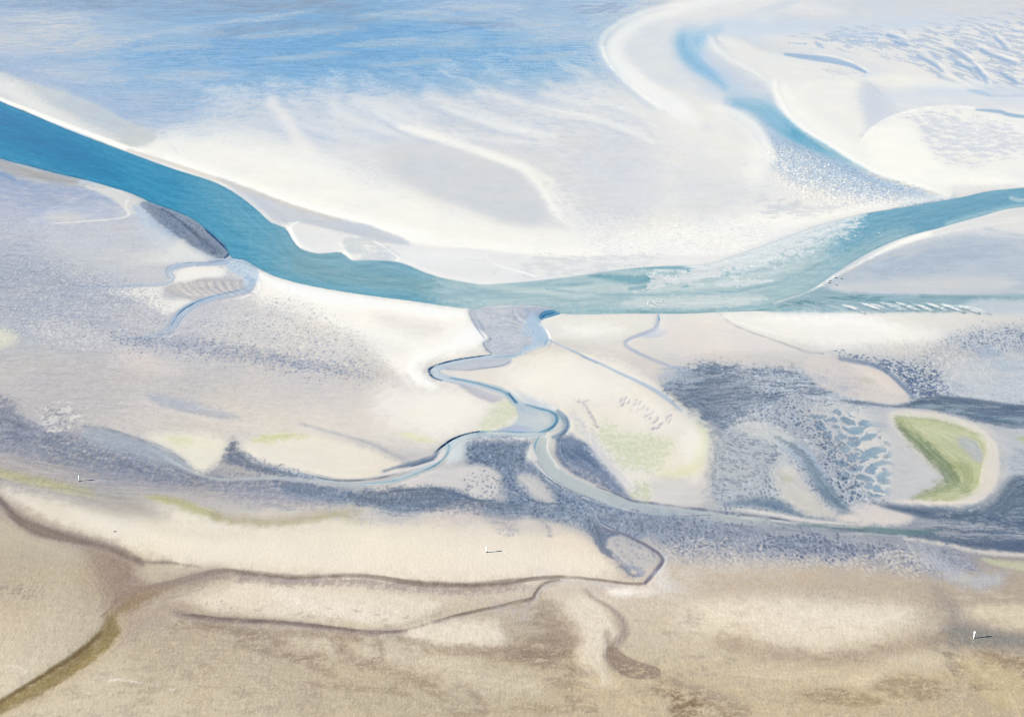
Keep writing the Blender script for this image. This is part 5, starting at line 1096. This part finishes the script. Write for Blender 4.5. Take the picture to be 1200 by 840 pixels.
def ground_material():
    m, nt, bs = new_mat('tidal_sand'); L = nt.links.new
    col = nd(nt, 'ShaderNodeAttribute', attribute_name='tone')
    wet = nd(nt, 'ShaderNodeAttribute', attribute_name='wet')
    pit = nd(nt, 'ShaderNodeAttribute', attribute_name='pit')
    tc = nd(nt, 'ShaderNodeTexCoord')
    mp = nd(nt, 'ShaderNodeMapping'); mp.inputs['Scale'].default_value = (.45, .28, 1); mp.inputs['Rotation'].default_value = (0, 0, .12)
    L(tc.outputs['Object'], mp.inputs[0])
    n1 = nd(nt, 'ShaderNodeTexNoise', Scale=1.6, Detail=3.0, Roughness=.7); L(mp.outputs[0], n1.inputs['Vector'])
    n2 = nd(nt, 'ShaderNodeTexNoise', Scale=.35, Detail=3.0, Roughness=.65); L(mp.outputs[0], n2.inputs['Vector'])
    ad = nd(nt, 'ShaderNodeMath', operation='ADD'); L(n1.outputs[0], ad.inputs[0]); L(n2.outputs[0], ad.inputs[1])
    mr = nd(nt, 'ShaderNodeMapRange'); L(ad.outputs[0], mr.inputs[0])
    mr.inputs[1].default_value = .6; mr.inputs[2].default_value = 1.4; lo = nd(nt, 'ShaderNodeMapRange'); L(pit.outputs['Fac'], lo.inputs[0]); lo.inputs[3].default_value = .99; lo.inputs[4].default_value = .86; L(lo.outputs[0], mr.inputs[3])
    hi = nd(nt, 'ShaderNodeMath', operation='SUBTRACT'); hi.inputs[0].default_value = 2.0; L(lo.outputs[0], hi.inputs[1]); L(hi.outputs[0], mr.inputs[4])
    mx = nd(nt, 'ShaderNodeVectorMath', operation='SCALE'); L(col.outputs['Color'], mx.inputs[0]); L(mr.outputs[0], mx.inputs['Scale'])
    L(mx.outputs[0], bs.inputs['Base Color'])
    rr = nd(nt, 'ShaderNodeMapRange'); L(wet.outputs['Fac'], rr.inputs[0]); rr.inputs[3].default_value = .9; rr.inputs[4].default_value = .12
    L(rr.outputs[0], bs.inputs['Roughness'])
    bs.inputs['IOR'].default_value = 1.33
    bp = nd(nt, 'ShaderNodeBump', Distance=1.0)
    st = nd(nt, 'ShaderNodeMapRange'); L(pit.outputs['Fac'], st.inputs[0]); st.inputs[3].default_value = .0; st.inputs[4].default_value = .4
    L(st.outputs[0], bp.inputs['Strength'])
    hs = nd(nt, 'ShaderNodeMath', operation='MULTIPLY'); L(ad.outputs[0], hs.inputs[0]); hs.inputs[1].default_value = .5
    L(hs.outputs[0], bp.inputs['Height']); L(bp.outputs[0], bs.inputs['Normal'])
    return m

def water_material(name, rough=.12, bump=.25):
    m, nt, bs = new_mat(name); L = nt.links.new
    col = nd(nt, 'ShaderNodeAttribute', attribute_name='tone')
    L(col.outputs['Color'], bs.inputs['Base Color'])
    bs.inputs['Specular IOR Level'].default_value = .2; bs.inputs['Roughness'].default_value = rough; bs.inputs['IOR'].default_value = 1.33
    tc = nd(nt, 'ShaderNodeTexCoord')
    mp = nd(nt, 'ShaderNodeMapping'); mp.inputs['Scale'].default_value = (.25, .45, 1); L(tc.outputs['Object'], mp.inputs[0])
    n1 = nd(nt, 'ShaderNodeTexNoise', Scale=1.0, Detail=3.0, Roughness=.6); L(mp.outputs[0], n1.inputs['Vector'])
    bp = nd(nt, 'ShaderNodeBump', Strength=bump, Distance=.5); L(n1.outputs[0], bp.inputs['Height']); L(bp.outputs[0], bs.inputs['Normal'])

    return m

# ------------------------------------------------------------------ ground sheet (reaches the horizon)
CW += (9*sst(230, 420, U))[..., None]*np.array([1, 1, .7], np.float32)
C[:] = C*(1-WAT[..., None]) + CW*WAT[..., None]
def blur(a, r, n=3):
    """box blur, n passes"""
    for _ in range(n):
        for ax in (0, 1):
            pw = [(0, 0)]*a.ndim; pw[ax] = (r+1, r)
            c = np.cumsum(np.pad(a, pw, mode='edge'), axis=ax, dtype=np.float64)
            n_ = a.shape[ax]
            hi = np.take(c, np.arange(2*r+1, 2*r+1+n_), axis=ax); lo = np.take(c, np.arange(0, n_), axis=ax)
            a = ((hi-lo)/(2*r+1)).astype(np.float32)
    return a
# the currents that shaped the flats run along the banks: direction field from the painted colours
LUM = C.mean(-1)
lb = blur(LUM, 2, 2); gy, gx = np.gradient(lb)
jxx, jyy, jxy = (blur(q, 8, 3) for q in (gx*gx, gy*gy+.35, gx*gy))
th = .5*np.arctan2(2*jxy, jxx-jyy) + math.pi/2
DX = np.cos(th).astype(np.float32); DY = np.sin(th).astype(np.float32)
rs = np.random.RandomState(5)
def coarse(sc, seed):
    return perlin(U/sc+seed, V/sc, seed)
src = [rs.randn(NV, NU).astype(np.float32)*.7 + coarse(2.3, 3)*1.2, coarse(5.0, 4)]
acc = [q.copy() for q in src]; accC = C.copy(); wsum = 1.0; NST = 9
for sgn in (1, -1):
    px = (U-U0).copy(); py = (V-V0).copy(); dx = DX*sgn; dy = DY*sgn
    for k_ in range(NST):
        px += dx*1.3; py += dy*1.3
        ix = np.clip(px+.5, 0, NU-1).astype(np.int32); iy = np.clip(py+.5, 0, NV-1).astype(np.int32)
        nx = DX[iy, ix]; ny = DY[iy, ix]
        s_ = np.where(nx*dx+ny*dy < 0, -1, 1).astype(np.float32); dx = nx*s_; dy = ny*s_
        for q in range(2): acc[q] += src[q][iy, ix]
        if k_ < 5: accC += C[iy, ix]
FLOW = acc[0]/acc[0].std(); FLOWC = acc[1]/acc[1].std()
Cm = accC/11.0
# fine sorting of sand and silt along the currents (silt shows it most)
wetm = np.clip((215-LUM)/70, 0, 1)
smear = (.25*np.clip(1-1.6*PIT, 0, 1))[..., None]
C[:] = C*(1-smear) + Cm*smear
near = sst(560, 660, V)
amp = (.4 + 4.2*wetm)*(1-.85*near)
C += (amp*FLOW + (.4+2.6*wetm)*(1-.8*near)*FLOWC)[..., None]*(1-WAT[..., None])
CW += (2.2*FLOW + 2.6*FLOWC + 5*(T['str']-.5)*2)[..., None]*np.array([1.1, .9, .8], np.float32)
# silt is slate grey rather than violet on the near side
wm_ = sst(330, 480, V)*(1-sst(570, 640, V))*(1-WAT)*np.clip((C[..., 0]-C[..., 2])/14, 0, 1)
C += wm_[..., None]*np.array([-1, 0, 3.5], np.float32)
bg_ = np.clip(C[..., 2]-C[..., 1], 0, 60)*sst(180, 330, V)*(1-WAT)
C[..., 2] -= .16*bg_; C[..., 0] += .02*bg_
PIT[:] = np.maximum(PIT, .05 + .28*sst(640, 730, V) + .3*sst(650, 300, U)*sst(220, 280, V)*(1-sst(560, 600, V))*np.clip((225-LUM)/30, 0, 1))
C += (2.2*fbm(X/26, Y/34, 3, 88, .5)[..., None]*np.array([1, .95, .8], np.float32) + 3.0*fbm(X/60, Y/60, 3, 89)[..., None]*np.array([1, .5, -.6], np.float32))
GRN = (perlin(X/.9, Y/1.5, 201) + .8*perlin(X/1.7, Y/2.4, 202))*sst(200, 420, V) + (perlin(X/3.0, Y/5.0, 203) + .6*perlin(X/5, Y/9, 204))*(1-sst(200, 420, V))
C += ((.8 + 2.6*wetm + 2.8*near)*GRN)[..., None]*(1-.8*WAT[..., None])
C += (np.clip(PIT, 0, 1)*((T['fin']-.5)*22 + (T['mot']-.5)*14))[..., None]*(1-.8*WAT[..., None])
C += np.array([2.5, -1.2, .8], np.float32)*sst(600, 700, V)[..., None]
C[:] = np.clip(C + (.14*(C.mean(-1)-190))[..., None], 5, 250)
C += (sst(330, 250, V)*sst(200, 215, C.mean(-1)))[..., None]*np.array([2.0, .5, -3.0], np.float32)*(1-WAT[..., None])
GREEN = np.clip(C[..., 1]-np.maximum(C[..., 0], C[..., 2]), 0, 40)
C[..., 1] -= .25*GREEN; C[..., 2] += .25*GREEN
CW[:] = np.clip(CW, 5, 250)
# dry pale sand stands higher than the wet silt around it
RL = blur(C.mean(-1), 3, 2)
HT += .0065*(RL-200)*(Y/900.0)**.5 + .10*norm01(T['mot'], .28) * np.clip(PIT, 0, 1)
HT += GRN*(.012*wetm + .035*near)
HT += (.016*FLOW + .02*FLOWC)*wetm
HT += (.012 + .035*wetm)*fbm(X/16, Y/22, 3, 99)
HT[:] = HT*(1-BANK) + (-.55)*BANK

ground_z = HT
off = np.array([40, 150, 500, 2000, 9000, 40000], np.float32)
Xe = np.concatenate([X[:, :1]-off[::-1], X, X[:, -1:]+off], 1)
Ye = np.repeat(Y[:, :1], Xe.shape[1], 1)
k = len(off)
ju = np.concatenate([np.zeros(k, int), np.arange(NU), np.full(k, NU-1)])
fadeu = np.concatenate([np.array([1, 1, 1, 1, .9, .6]), np.zeros(NU), np.array([.6, .9, 1, 1, 1, 1])])
top = np.array([60000, 12000, 3000, 900, 200], np.float32); bot = np.array([40, 150, 500, 2500], np.float32)
Xg = np.concatenate([np.repeat(Xe[:1], 5, 0), Xe, np.repeat(Xe[-1:], 4, 0)], 0)
Yg = np.concatenate([Ye[:1]+top[:, None], Ye, Ye[-1:]-bot[:, None]], 0)
jv = np.concatenate([np.zeros(5, int), np.arange(NV), np.full(4, NV-1)])
fadev = np.concatenate([[1, 1, 1, .9, .6], np.zeros(NV), [.5, .8, 1, 1]])
fade = np.maximum(fadeu[None], fadev[:, None])[..., None].astype(np.float32)
Cg = C[jv][:, ju]*(1-fade) + np.array([205, 202, 198], np.float32)*fade
Zg = ground_z[jv][:, ju]*(1-fade[..., 0])
Wg = WET[jv][:, ju]*(1-fade[..., 0]); Pg = PIT[jv][:, ju]*(1-fade[..., 0])
nv, nu = Xg.shape
idx = np.arange(nv*nu, dtype=np.int32).reshape(nv, nu)
# v grows towards the camera: order the corners so that the normal points up
faces = np.stack([idx[1:, :-1], idx[1:, 1:], idx[:-1, 1:], idx[:-1, :-1]], -1).reshape(-1, 4)
me = grid_mesh('ground', np.stack([Xg, Yg, Zg], -1).reshape(-1, 3), faces)
FILM = np.array([.012, .016, .024])
add_attr(me, 'tone', albedo(Cg, EG, FILM*(.6+1.2*Wg[..., None])).reshape(-1, 3), 'FLOAT_COLOR')
add_attr(me, 'wet', Wg, 'FLOAT'); add_attr(me, 'pit', Pg, 'FLOAT')
g = bpy.data.objects.new('ground', me); COL.objects.link(g); g['kind'] = 'structure'
me.materials.append(ground_material())

# ------------------------------------------------------------------ water sheets
def water_sheet(name, mask, z, cols, mat):
    keep = (mask[1:, :-1] > .5) & (mask[1:, 1:] > .5) & (mask[:-1, 1:] > .5) & (mask[:-1, :-1] > .5)
    ii = np.arange(NV*NU, dtype=np.int32).reshape(NV, NU)
    f = np.stack([ii[1:, :-1], ii[1:, 1:], ii[:-1, 1:], ii[:-1, :-1]], -1)[keep]
    used, inv = np.unique(f, return_inverse=True)
    co = np.stack([X.ravel()[used], Y.ravel()[used], z.ravel()[used]], -1)
    me = grid_mesh(name, co, inv.reshape(-1, 4))
    add_attr(me, 'tone', albedo(cols.reshape(-1, 3)[used], EG, FILM*1.6), 'FLOAT_COLOR')
    me.materials.append(mat)
    o = bpy.data.objects.new(name, me); COL.objects.link(o); o['kind'] = 'structure'
    return o
WL = -.28
water_sheet('channel_water', WAT, np.full_like(HT, WL), CW, water_material('channel_water', .12, .3))
water_sheet('creek_water', CRK, HT+.05, C, water_material('creek_water', .08, .1))

# ------------------------------------------------------------------ small things
import bmesh
from mathutils import Matrix
def simple_mat(name, col, rough=.6, var=.12, scale=4.0):
    m, nt, bs = new_mat(name); L = nt.links.new
    tc = nd(nt, 'ShaderNodeTexCoord'); n = nd(nt, 'ShaderNodeTexNoise', Scale=scale, Detail=3.0); L(tc.outputs['Object'], n.inputs['Vector'])
    r = nd(nt, 'ShaderNodeMapRange'); L(n.outputs[0], r.inputs[0]); r.inputs[3].default_value = 1-var; r.inputs[4].default_value = 1+var
    rgb = nd(nt, 'ShaderNodeRGB'); rgb.outputs[0].default_value = (*col, 1)
    v = nd(nt, 'ShaderNodeVectorMath', operation='SCALE'); L(rgb.outputs[0], v.inputs[0]); L(r.outputs[0], v.inputs['Scale'])
    L(v.outputs[0], bs.inputs['Base Color']); bs.inputs['Roughness'].default_value = rough
    return m
M_WHITE = simple_mat('white_paint', (.82, .82, .80), .45, .05)
M_DARK = simple_mat('tarred_timber', (.045, .04, .04), .8, .3)
M_SEAL = simple_mat('seal_fur', (.07, .065, .06), .5, .35, 6)
M_GULL = simple_mat('white_feathers', (.84, .84, .83), .8, .04)
M_GREY = simple_mat('grey_feathers', (.40, .42, .45), .8, .08)
M_BEAK = simple_mat('yellow_beak', (.65, .42, .06), .5, .05)
M_STONE = simple_mat('dark_stone', (.08, .075, .07), .8, .3)

def mesh_obj(name, bm, mats, parent=None, smooth=True):
    me = bpy.data.meshes.new(name); bm.normal_update(); bm.to_mesh(me); bm.free()
    for m in (mats if isinstance(mats, list) else [mats]): me.materials.append(m)
    for p in me.polygons: p.use_smooth = smooth
    o = bpy.data.objects.new(name, me); COL.objects.link(o)
    if parent: o.parent = parent
    return o
def lathe(bm, prof, n=20, cx=0, cy=0):
    """prof = [(radius, z)] turned round a vertical axis"""
    rings = [[bm.verts.new((cx+r*math.cos(2*math.pi*i/n), cy+r*math.sin(2*math.pi*i/n), z)) for i in range(n)] for r, z in prof]
    for a, b in zip(rings[:-1], rings[1:]):
        for i in range(n): bm.faces.new((a[i], a[(i+1) % n], b[(i+1) % n], b[i]))
    bm.faces.new(rings[0][::-1]); bm.faces.new(rings[-1])
def body(bm, st, n=10, mi=0):
    """closed body through stations (x, y, z, half width, half height)"""
    rings = []
    for i, (x, y, z, w, h) in enumerate(st):
        a = st[max(i-1, 0)]; b = st[min(i+1, len(st)-1)]
        d = Vector((b[0]-a[0], b[1]-a[1], b[2]-a[2])).normalized()
        s = d.cross(Vector((0, 0, 1))); s = s.normalized() if s.length > 1e-3 else Vector((0, 1, 0)); u = s.cross(d)
        rings.append([bm.verts.new(Vector((x, y, z)) + s*w*math.cos(2*math.pi*k/n) + u*h*math.sin(2*math.pi*k/n)) for k in range(n)])
    fs = []
    for a, b in zip(rings[:-1], rings[1:]):
        for i in range(n): fs.append(bm.faces.new((a[i], a[(i+1) % n], b[(i+1) % n], b[i])))
    fs.append(bm.faces.new(rings[0][::-1])); fs.append(bm.faces.new(rings[-1]))
    for f in fs: f.material_index = mi
    return fs
def zsample(u, v): return float(ground_z[int(round(v-V0)), int(round(u-U0))])
def tag(o, label, cat, group=None):
    o['label'] = label; o['category'] = cat
    if group: o['group'] = group

# --- white tidal beacons
def beacon(foot=True):
    root = bpy.data.objects.new('tidal_beacon', None); COL.objects.link(root)
    b = bmesh.new(); lathe(b, [(.62, -.3), (.62, .35), (.5, .5), (.42, .55)] if foot else [(.4, -.3), (.4, .12), (.34, .18)], 16)
    mesh_obj('foot', b, M_DARK if foot else M_WHITE, root)
    b = bmesh.new(); lathe(b, [(.34, .1), (.36, 1.2), (.42, 2.2), (.5, 3.2), (.5, 3.3)] if foot else [(.42, .05), (.42, 3.1), (.4, 3.2)], 16)
    mesh_obj('pole', b, M_WHITE, root)
    b = bmesh.new(); lathe(b, [(.42, 3.3), (.62, 3.45), (.66, 3.6), (.66, 4.4), (.6, 4.5)], 20)
    tm = mesh_obj('topmark', b, M_WHITE, root)
    b = bmesh.new(); lathe(b, [(.6, 4.5), (.52, 4.62), (.25, 4.8), (.06, 4.86), (.05, 5.05)], 20)
    mesh_obj('cap', b, M_WHITE, tm)
    b = bmesh.new()
    for s in (-.2, .2): lathe(b, [(.035, .1), (.035, 3.5)], 6, .56, s)
    for i in range(10):
        z = .4+i*.32
        bmesh.ops.create_cube(b, size=1, matrix=Matrix.Translation((.56, 0, z)) @ Matrix.Diagonal((.04, .4, .04, 1)))
    mesh_obj('ladder', b, M_DARK, root, False)
    return root
for (u, v, s, foot, lab) in [
    (93.2, 563.3, .92, True, 'white beacon post with a dark foot on grey mud beside the yellow drift line, leftmost'),
    (570.2, 647.3, .9, True, 'white beacon post standing on the broad cream sandbank in the lower middle'),
    (1141.3, 747.0, 1.0, False, 'white beacon post with a round head, standing in the shallow grey puddle at lower right')]:
    o = beacon(foot); o.location = pt(u, v, zsample(u, v)); o.scale = (s, s, s)
    tag(o, lab, 'beacon', 'white beacon posts on the tidal flats')

# --- seals hauled out on the spit
def seal():
    bm = bmesh.new()
    body(bm, [(-1.0, 0, .16, .04, .05), (-.9, 0, .17, .10, .09), (-.7, 0, .20, .2, .17), (-.35, 0, .27, .3, .26), (.1, 0, .31, .35, .3), (.5, 0, .31, .3, .28),
              (.78, 0, .34, .2, .2), (.92, 0, .42, .16, .16), (1.06, 0, .47, .15, .14), (1.17, 0, .46, .09, .08), (1.22, 0, .45, .03, .03)], 12)
    for s in (-1, 1):
        body(bm, [(-.92, s*.05, .16, .05, .03), (-1.1, s*.12, .15, .09, .025), (-1.28, s*.2, .17, .11, .02), (-1.34, s*.22, .18, .04, .01)], 6)
        body(bm, [(.5, s*.24, .16, .07, .04), (.42, s*.42, .07, .1, .03), (.3, s*.56, .03, .06, .02), (.26, s*.6, .02, .02, .01)], 6)
    return mesh_obj('seal', bm, M_SEAL)
s0 = seal()
for i, (u, v, ang, sc, lab) in enumerate([
    (979.2, 325.8, 15, 1.15, 'dark seal lying lengthwise beside the white water edge, farthest of the five'),
    (985.6, 326.8, -40, 1.15, 'dark seal lying slanted on lilac sand, rightmost of the five'),
    (972.6, 329.6, 20, .85, 'small dark seal close behind another at the left end of the five'),
    (971.8, 331.6, 5, 1.1, 'dark seal at the left end of the five, nearest the pointed tip of the spit'),
    (980.2, 334.5, -3, 1.0, 'dark seal lying alone on pale sand, nearest the camera of the five')]):
    o = s0 if i == 0 else s0.copy()
    if i: COL.objects.link(o)
    o.location = pt(u, v, zsample(u, v)); o.rotation_euler = (0, 0, R(ang)); o.scale = (sc, sc, sc)
    tag(o, lab, 'seal', 'seals hauled out on the sand spit')

# --- resting gulls
def gull():
    bm = bmesh.new()
    body(bm, [(-.42, 0, .30, .03, .015), (-.3, 0, .31, .08, .04), (-.15, 0, .31, .13, .11), (.02, 0, .31, .15, .14), (.16, 0, .33, .12, .12),
              (.24, 0, .40, .075, .08), (.29, 0, .48, .07, .07), (.35, 0, .51, .06, .06), (.39, 0, .51, .03, .03)], 8)
    for s in (-1, 1):
        body(bm, [(.14, s*.13, .35, .02, .05), (-.05, s*.15, .35, .03, .08), (-.3, s*.08, .33, .03, .04), (-.48, s*.02, .32, .01, .015)], 6, 1)
        body(bm, [(.02, s*.06, .2, .015, .015), (.02, s*.06, .1, .015, .015), (.04, s*.06, .0, .03, .01)], 5, 2)
    body(bm, [(.38, 0, .5, .025, .022), (.46, 0, .49, .015, .018), (.5, 0, .475, .006, .006)], 6, 2)
    return mesh_obj('gull', bm, [M_GULL, M_GREY, M_BEAK])
g0 = gull(); rg = random.Random(7)
def jit(cx, cy, rx, ry, n): return [(cx+rg.uniform(-rx, rx), cy+rg.uniform(-ry, ry)) for _ in range(n)]
flocks = [
 ('white gull resting in the dense flock on the pale shoal beside the dark creek mouth', 'gulls resting on the pale mid-channel shoal', jit(767, 355.4, 8.5, 3.2, 30), WL+.02),
 ('gull of the loose row on teal shallows beyond the pale shoal', 'gulls on the teal shallows', [(743,324),(776.5,320.5),(780,325),(780.3,327),(784.7,324.7),(787,324),(788.5,323.6),(792,323.5),(783,328.5),(803,319)], WL+.02),
 ('gull on the lilac sand right of the seals', 'gulls right of the seals', [(1055.5,318.3),(1051,321),(1057.5,310.5),(1052,316),(1054,313),(1050,314.5),(1057,315),(1049,318)], None),
 ('gull in shallow water below the tip of the spit', 'gulls below the spit tip', [(944,349),(946.5,347.5),(949,348),(949.5,346.5),(952,348.6)], WL+.02),
 ('gull of the long row on wet flats above the left bank', 'gulls in a row above the left bank', [(199+i*2.0+rg.uniform(-.5,.5), 151.3-i*.2+rg.uniform(-.7,.7)) for i in range(21)], None),
 ('white gull in the tight little group left of the long row', 'gulls in the tight group', jit(187.5, 155, 4, 2, 9), None),
 ('gull of the line along the bank by the channel at left', 'gulls along the pale bank', [(148+i*2.9+rg.uniform(-.6,.6), 176.2-i*.45+rg.uniform(-.5,.5)) for i in range(10)], None),
 ('gull on bright ripples in the right arm of the channel', 'gulls beside the right arm', [(1011,275.3),(1017,275),(1030,273.4),(1033,275.6),(1038,275.8),(1036,274)], WL+.02)]
ORD = 'first second third fourth fifth sixth seventh eighth ninth tenth eleventh twelfth thirteenth fourteenth fifteenth sixteenth seventeenth eighteenth nineteenth twentieth twenty-first'.split()
first = True
for lab, grp, pts, z in flocks:
    if len(pts) < 25 and 'tight' not in lab: pts = sorted(pts)
    for gi, (u, v) in enumerate(pts):
        o = g0 if first else g0.copy()
        if not first: COL.objects.link(o)
        first = False
        o.location = pt(u, v, zsample(u, v) if z is None else z - .02)
        sc = rg.uniform(1.25, 1.5)*(1.3 if v < 200 else 1)
        o.rotation_euler = (0, 0, rg.uniform(-.7, .7) + (math.pi if rg.random() < .4 else 0)); o.scale = (sc, sc, sc)
        tag(o, (ORD[gi] + ' from the left: ' + lab) if (len(pts) < 25 and 'tight' not in lab) else lab, 'gull', grp)

# --- a lone stone on the near sand
bm = bmesh.new(); bmesh.ops.create_icosphere(bm, subdivisions=3, radius=.55)
for v_ in bm.verts:
    p = v_.co; v_.co = Vector((p.x*1.3, p.y*.9, p.z*.6))*(1+.18*math.sin(p.x*5+p.y*3)+.1*math.sin(p.z*9+p.x*4))
o = mesh_obj('stone', bm, M_STONE); o.location = pt(134.5, 623, zsample(134.5, 623)+.1)
tag(o, 'small dark lump lying alone on the cream sand above the brown creek at left', 'stone')
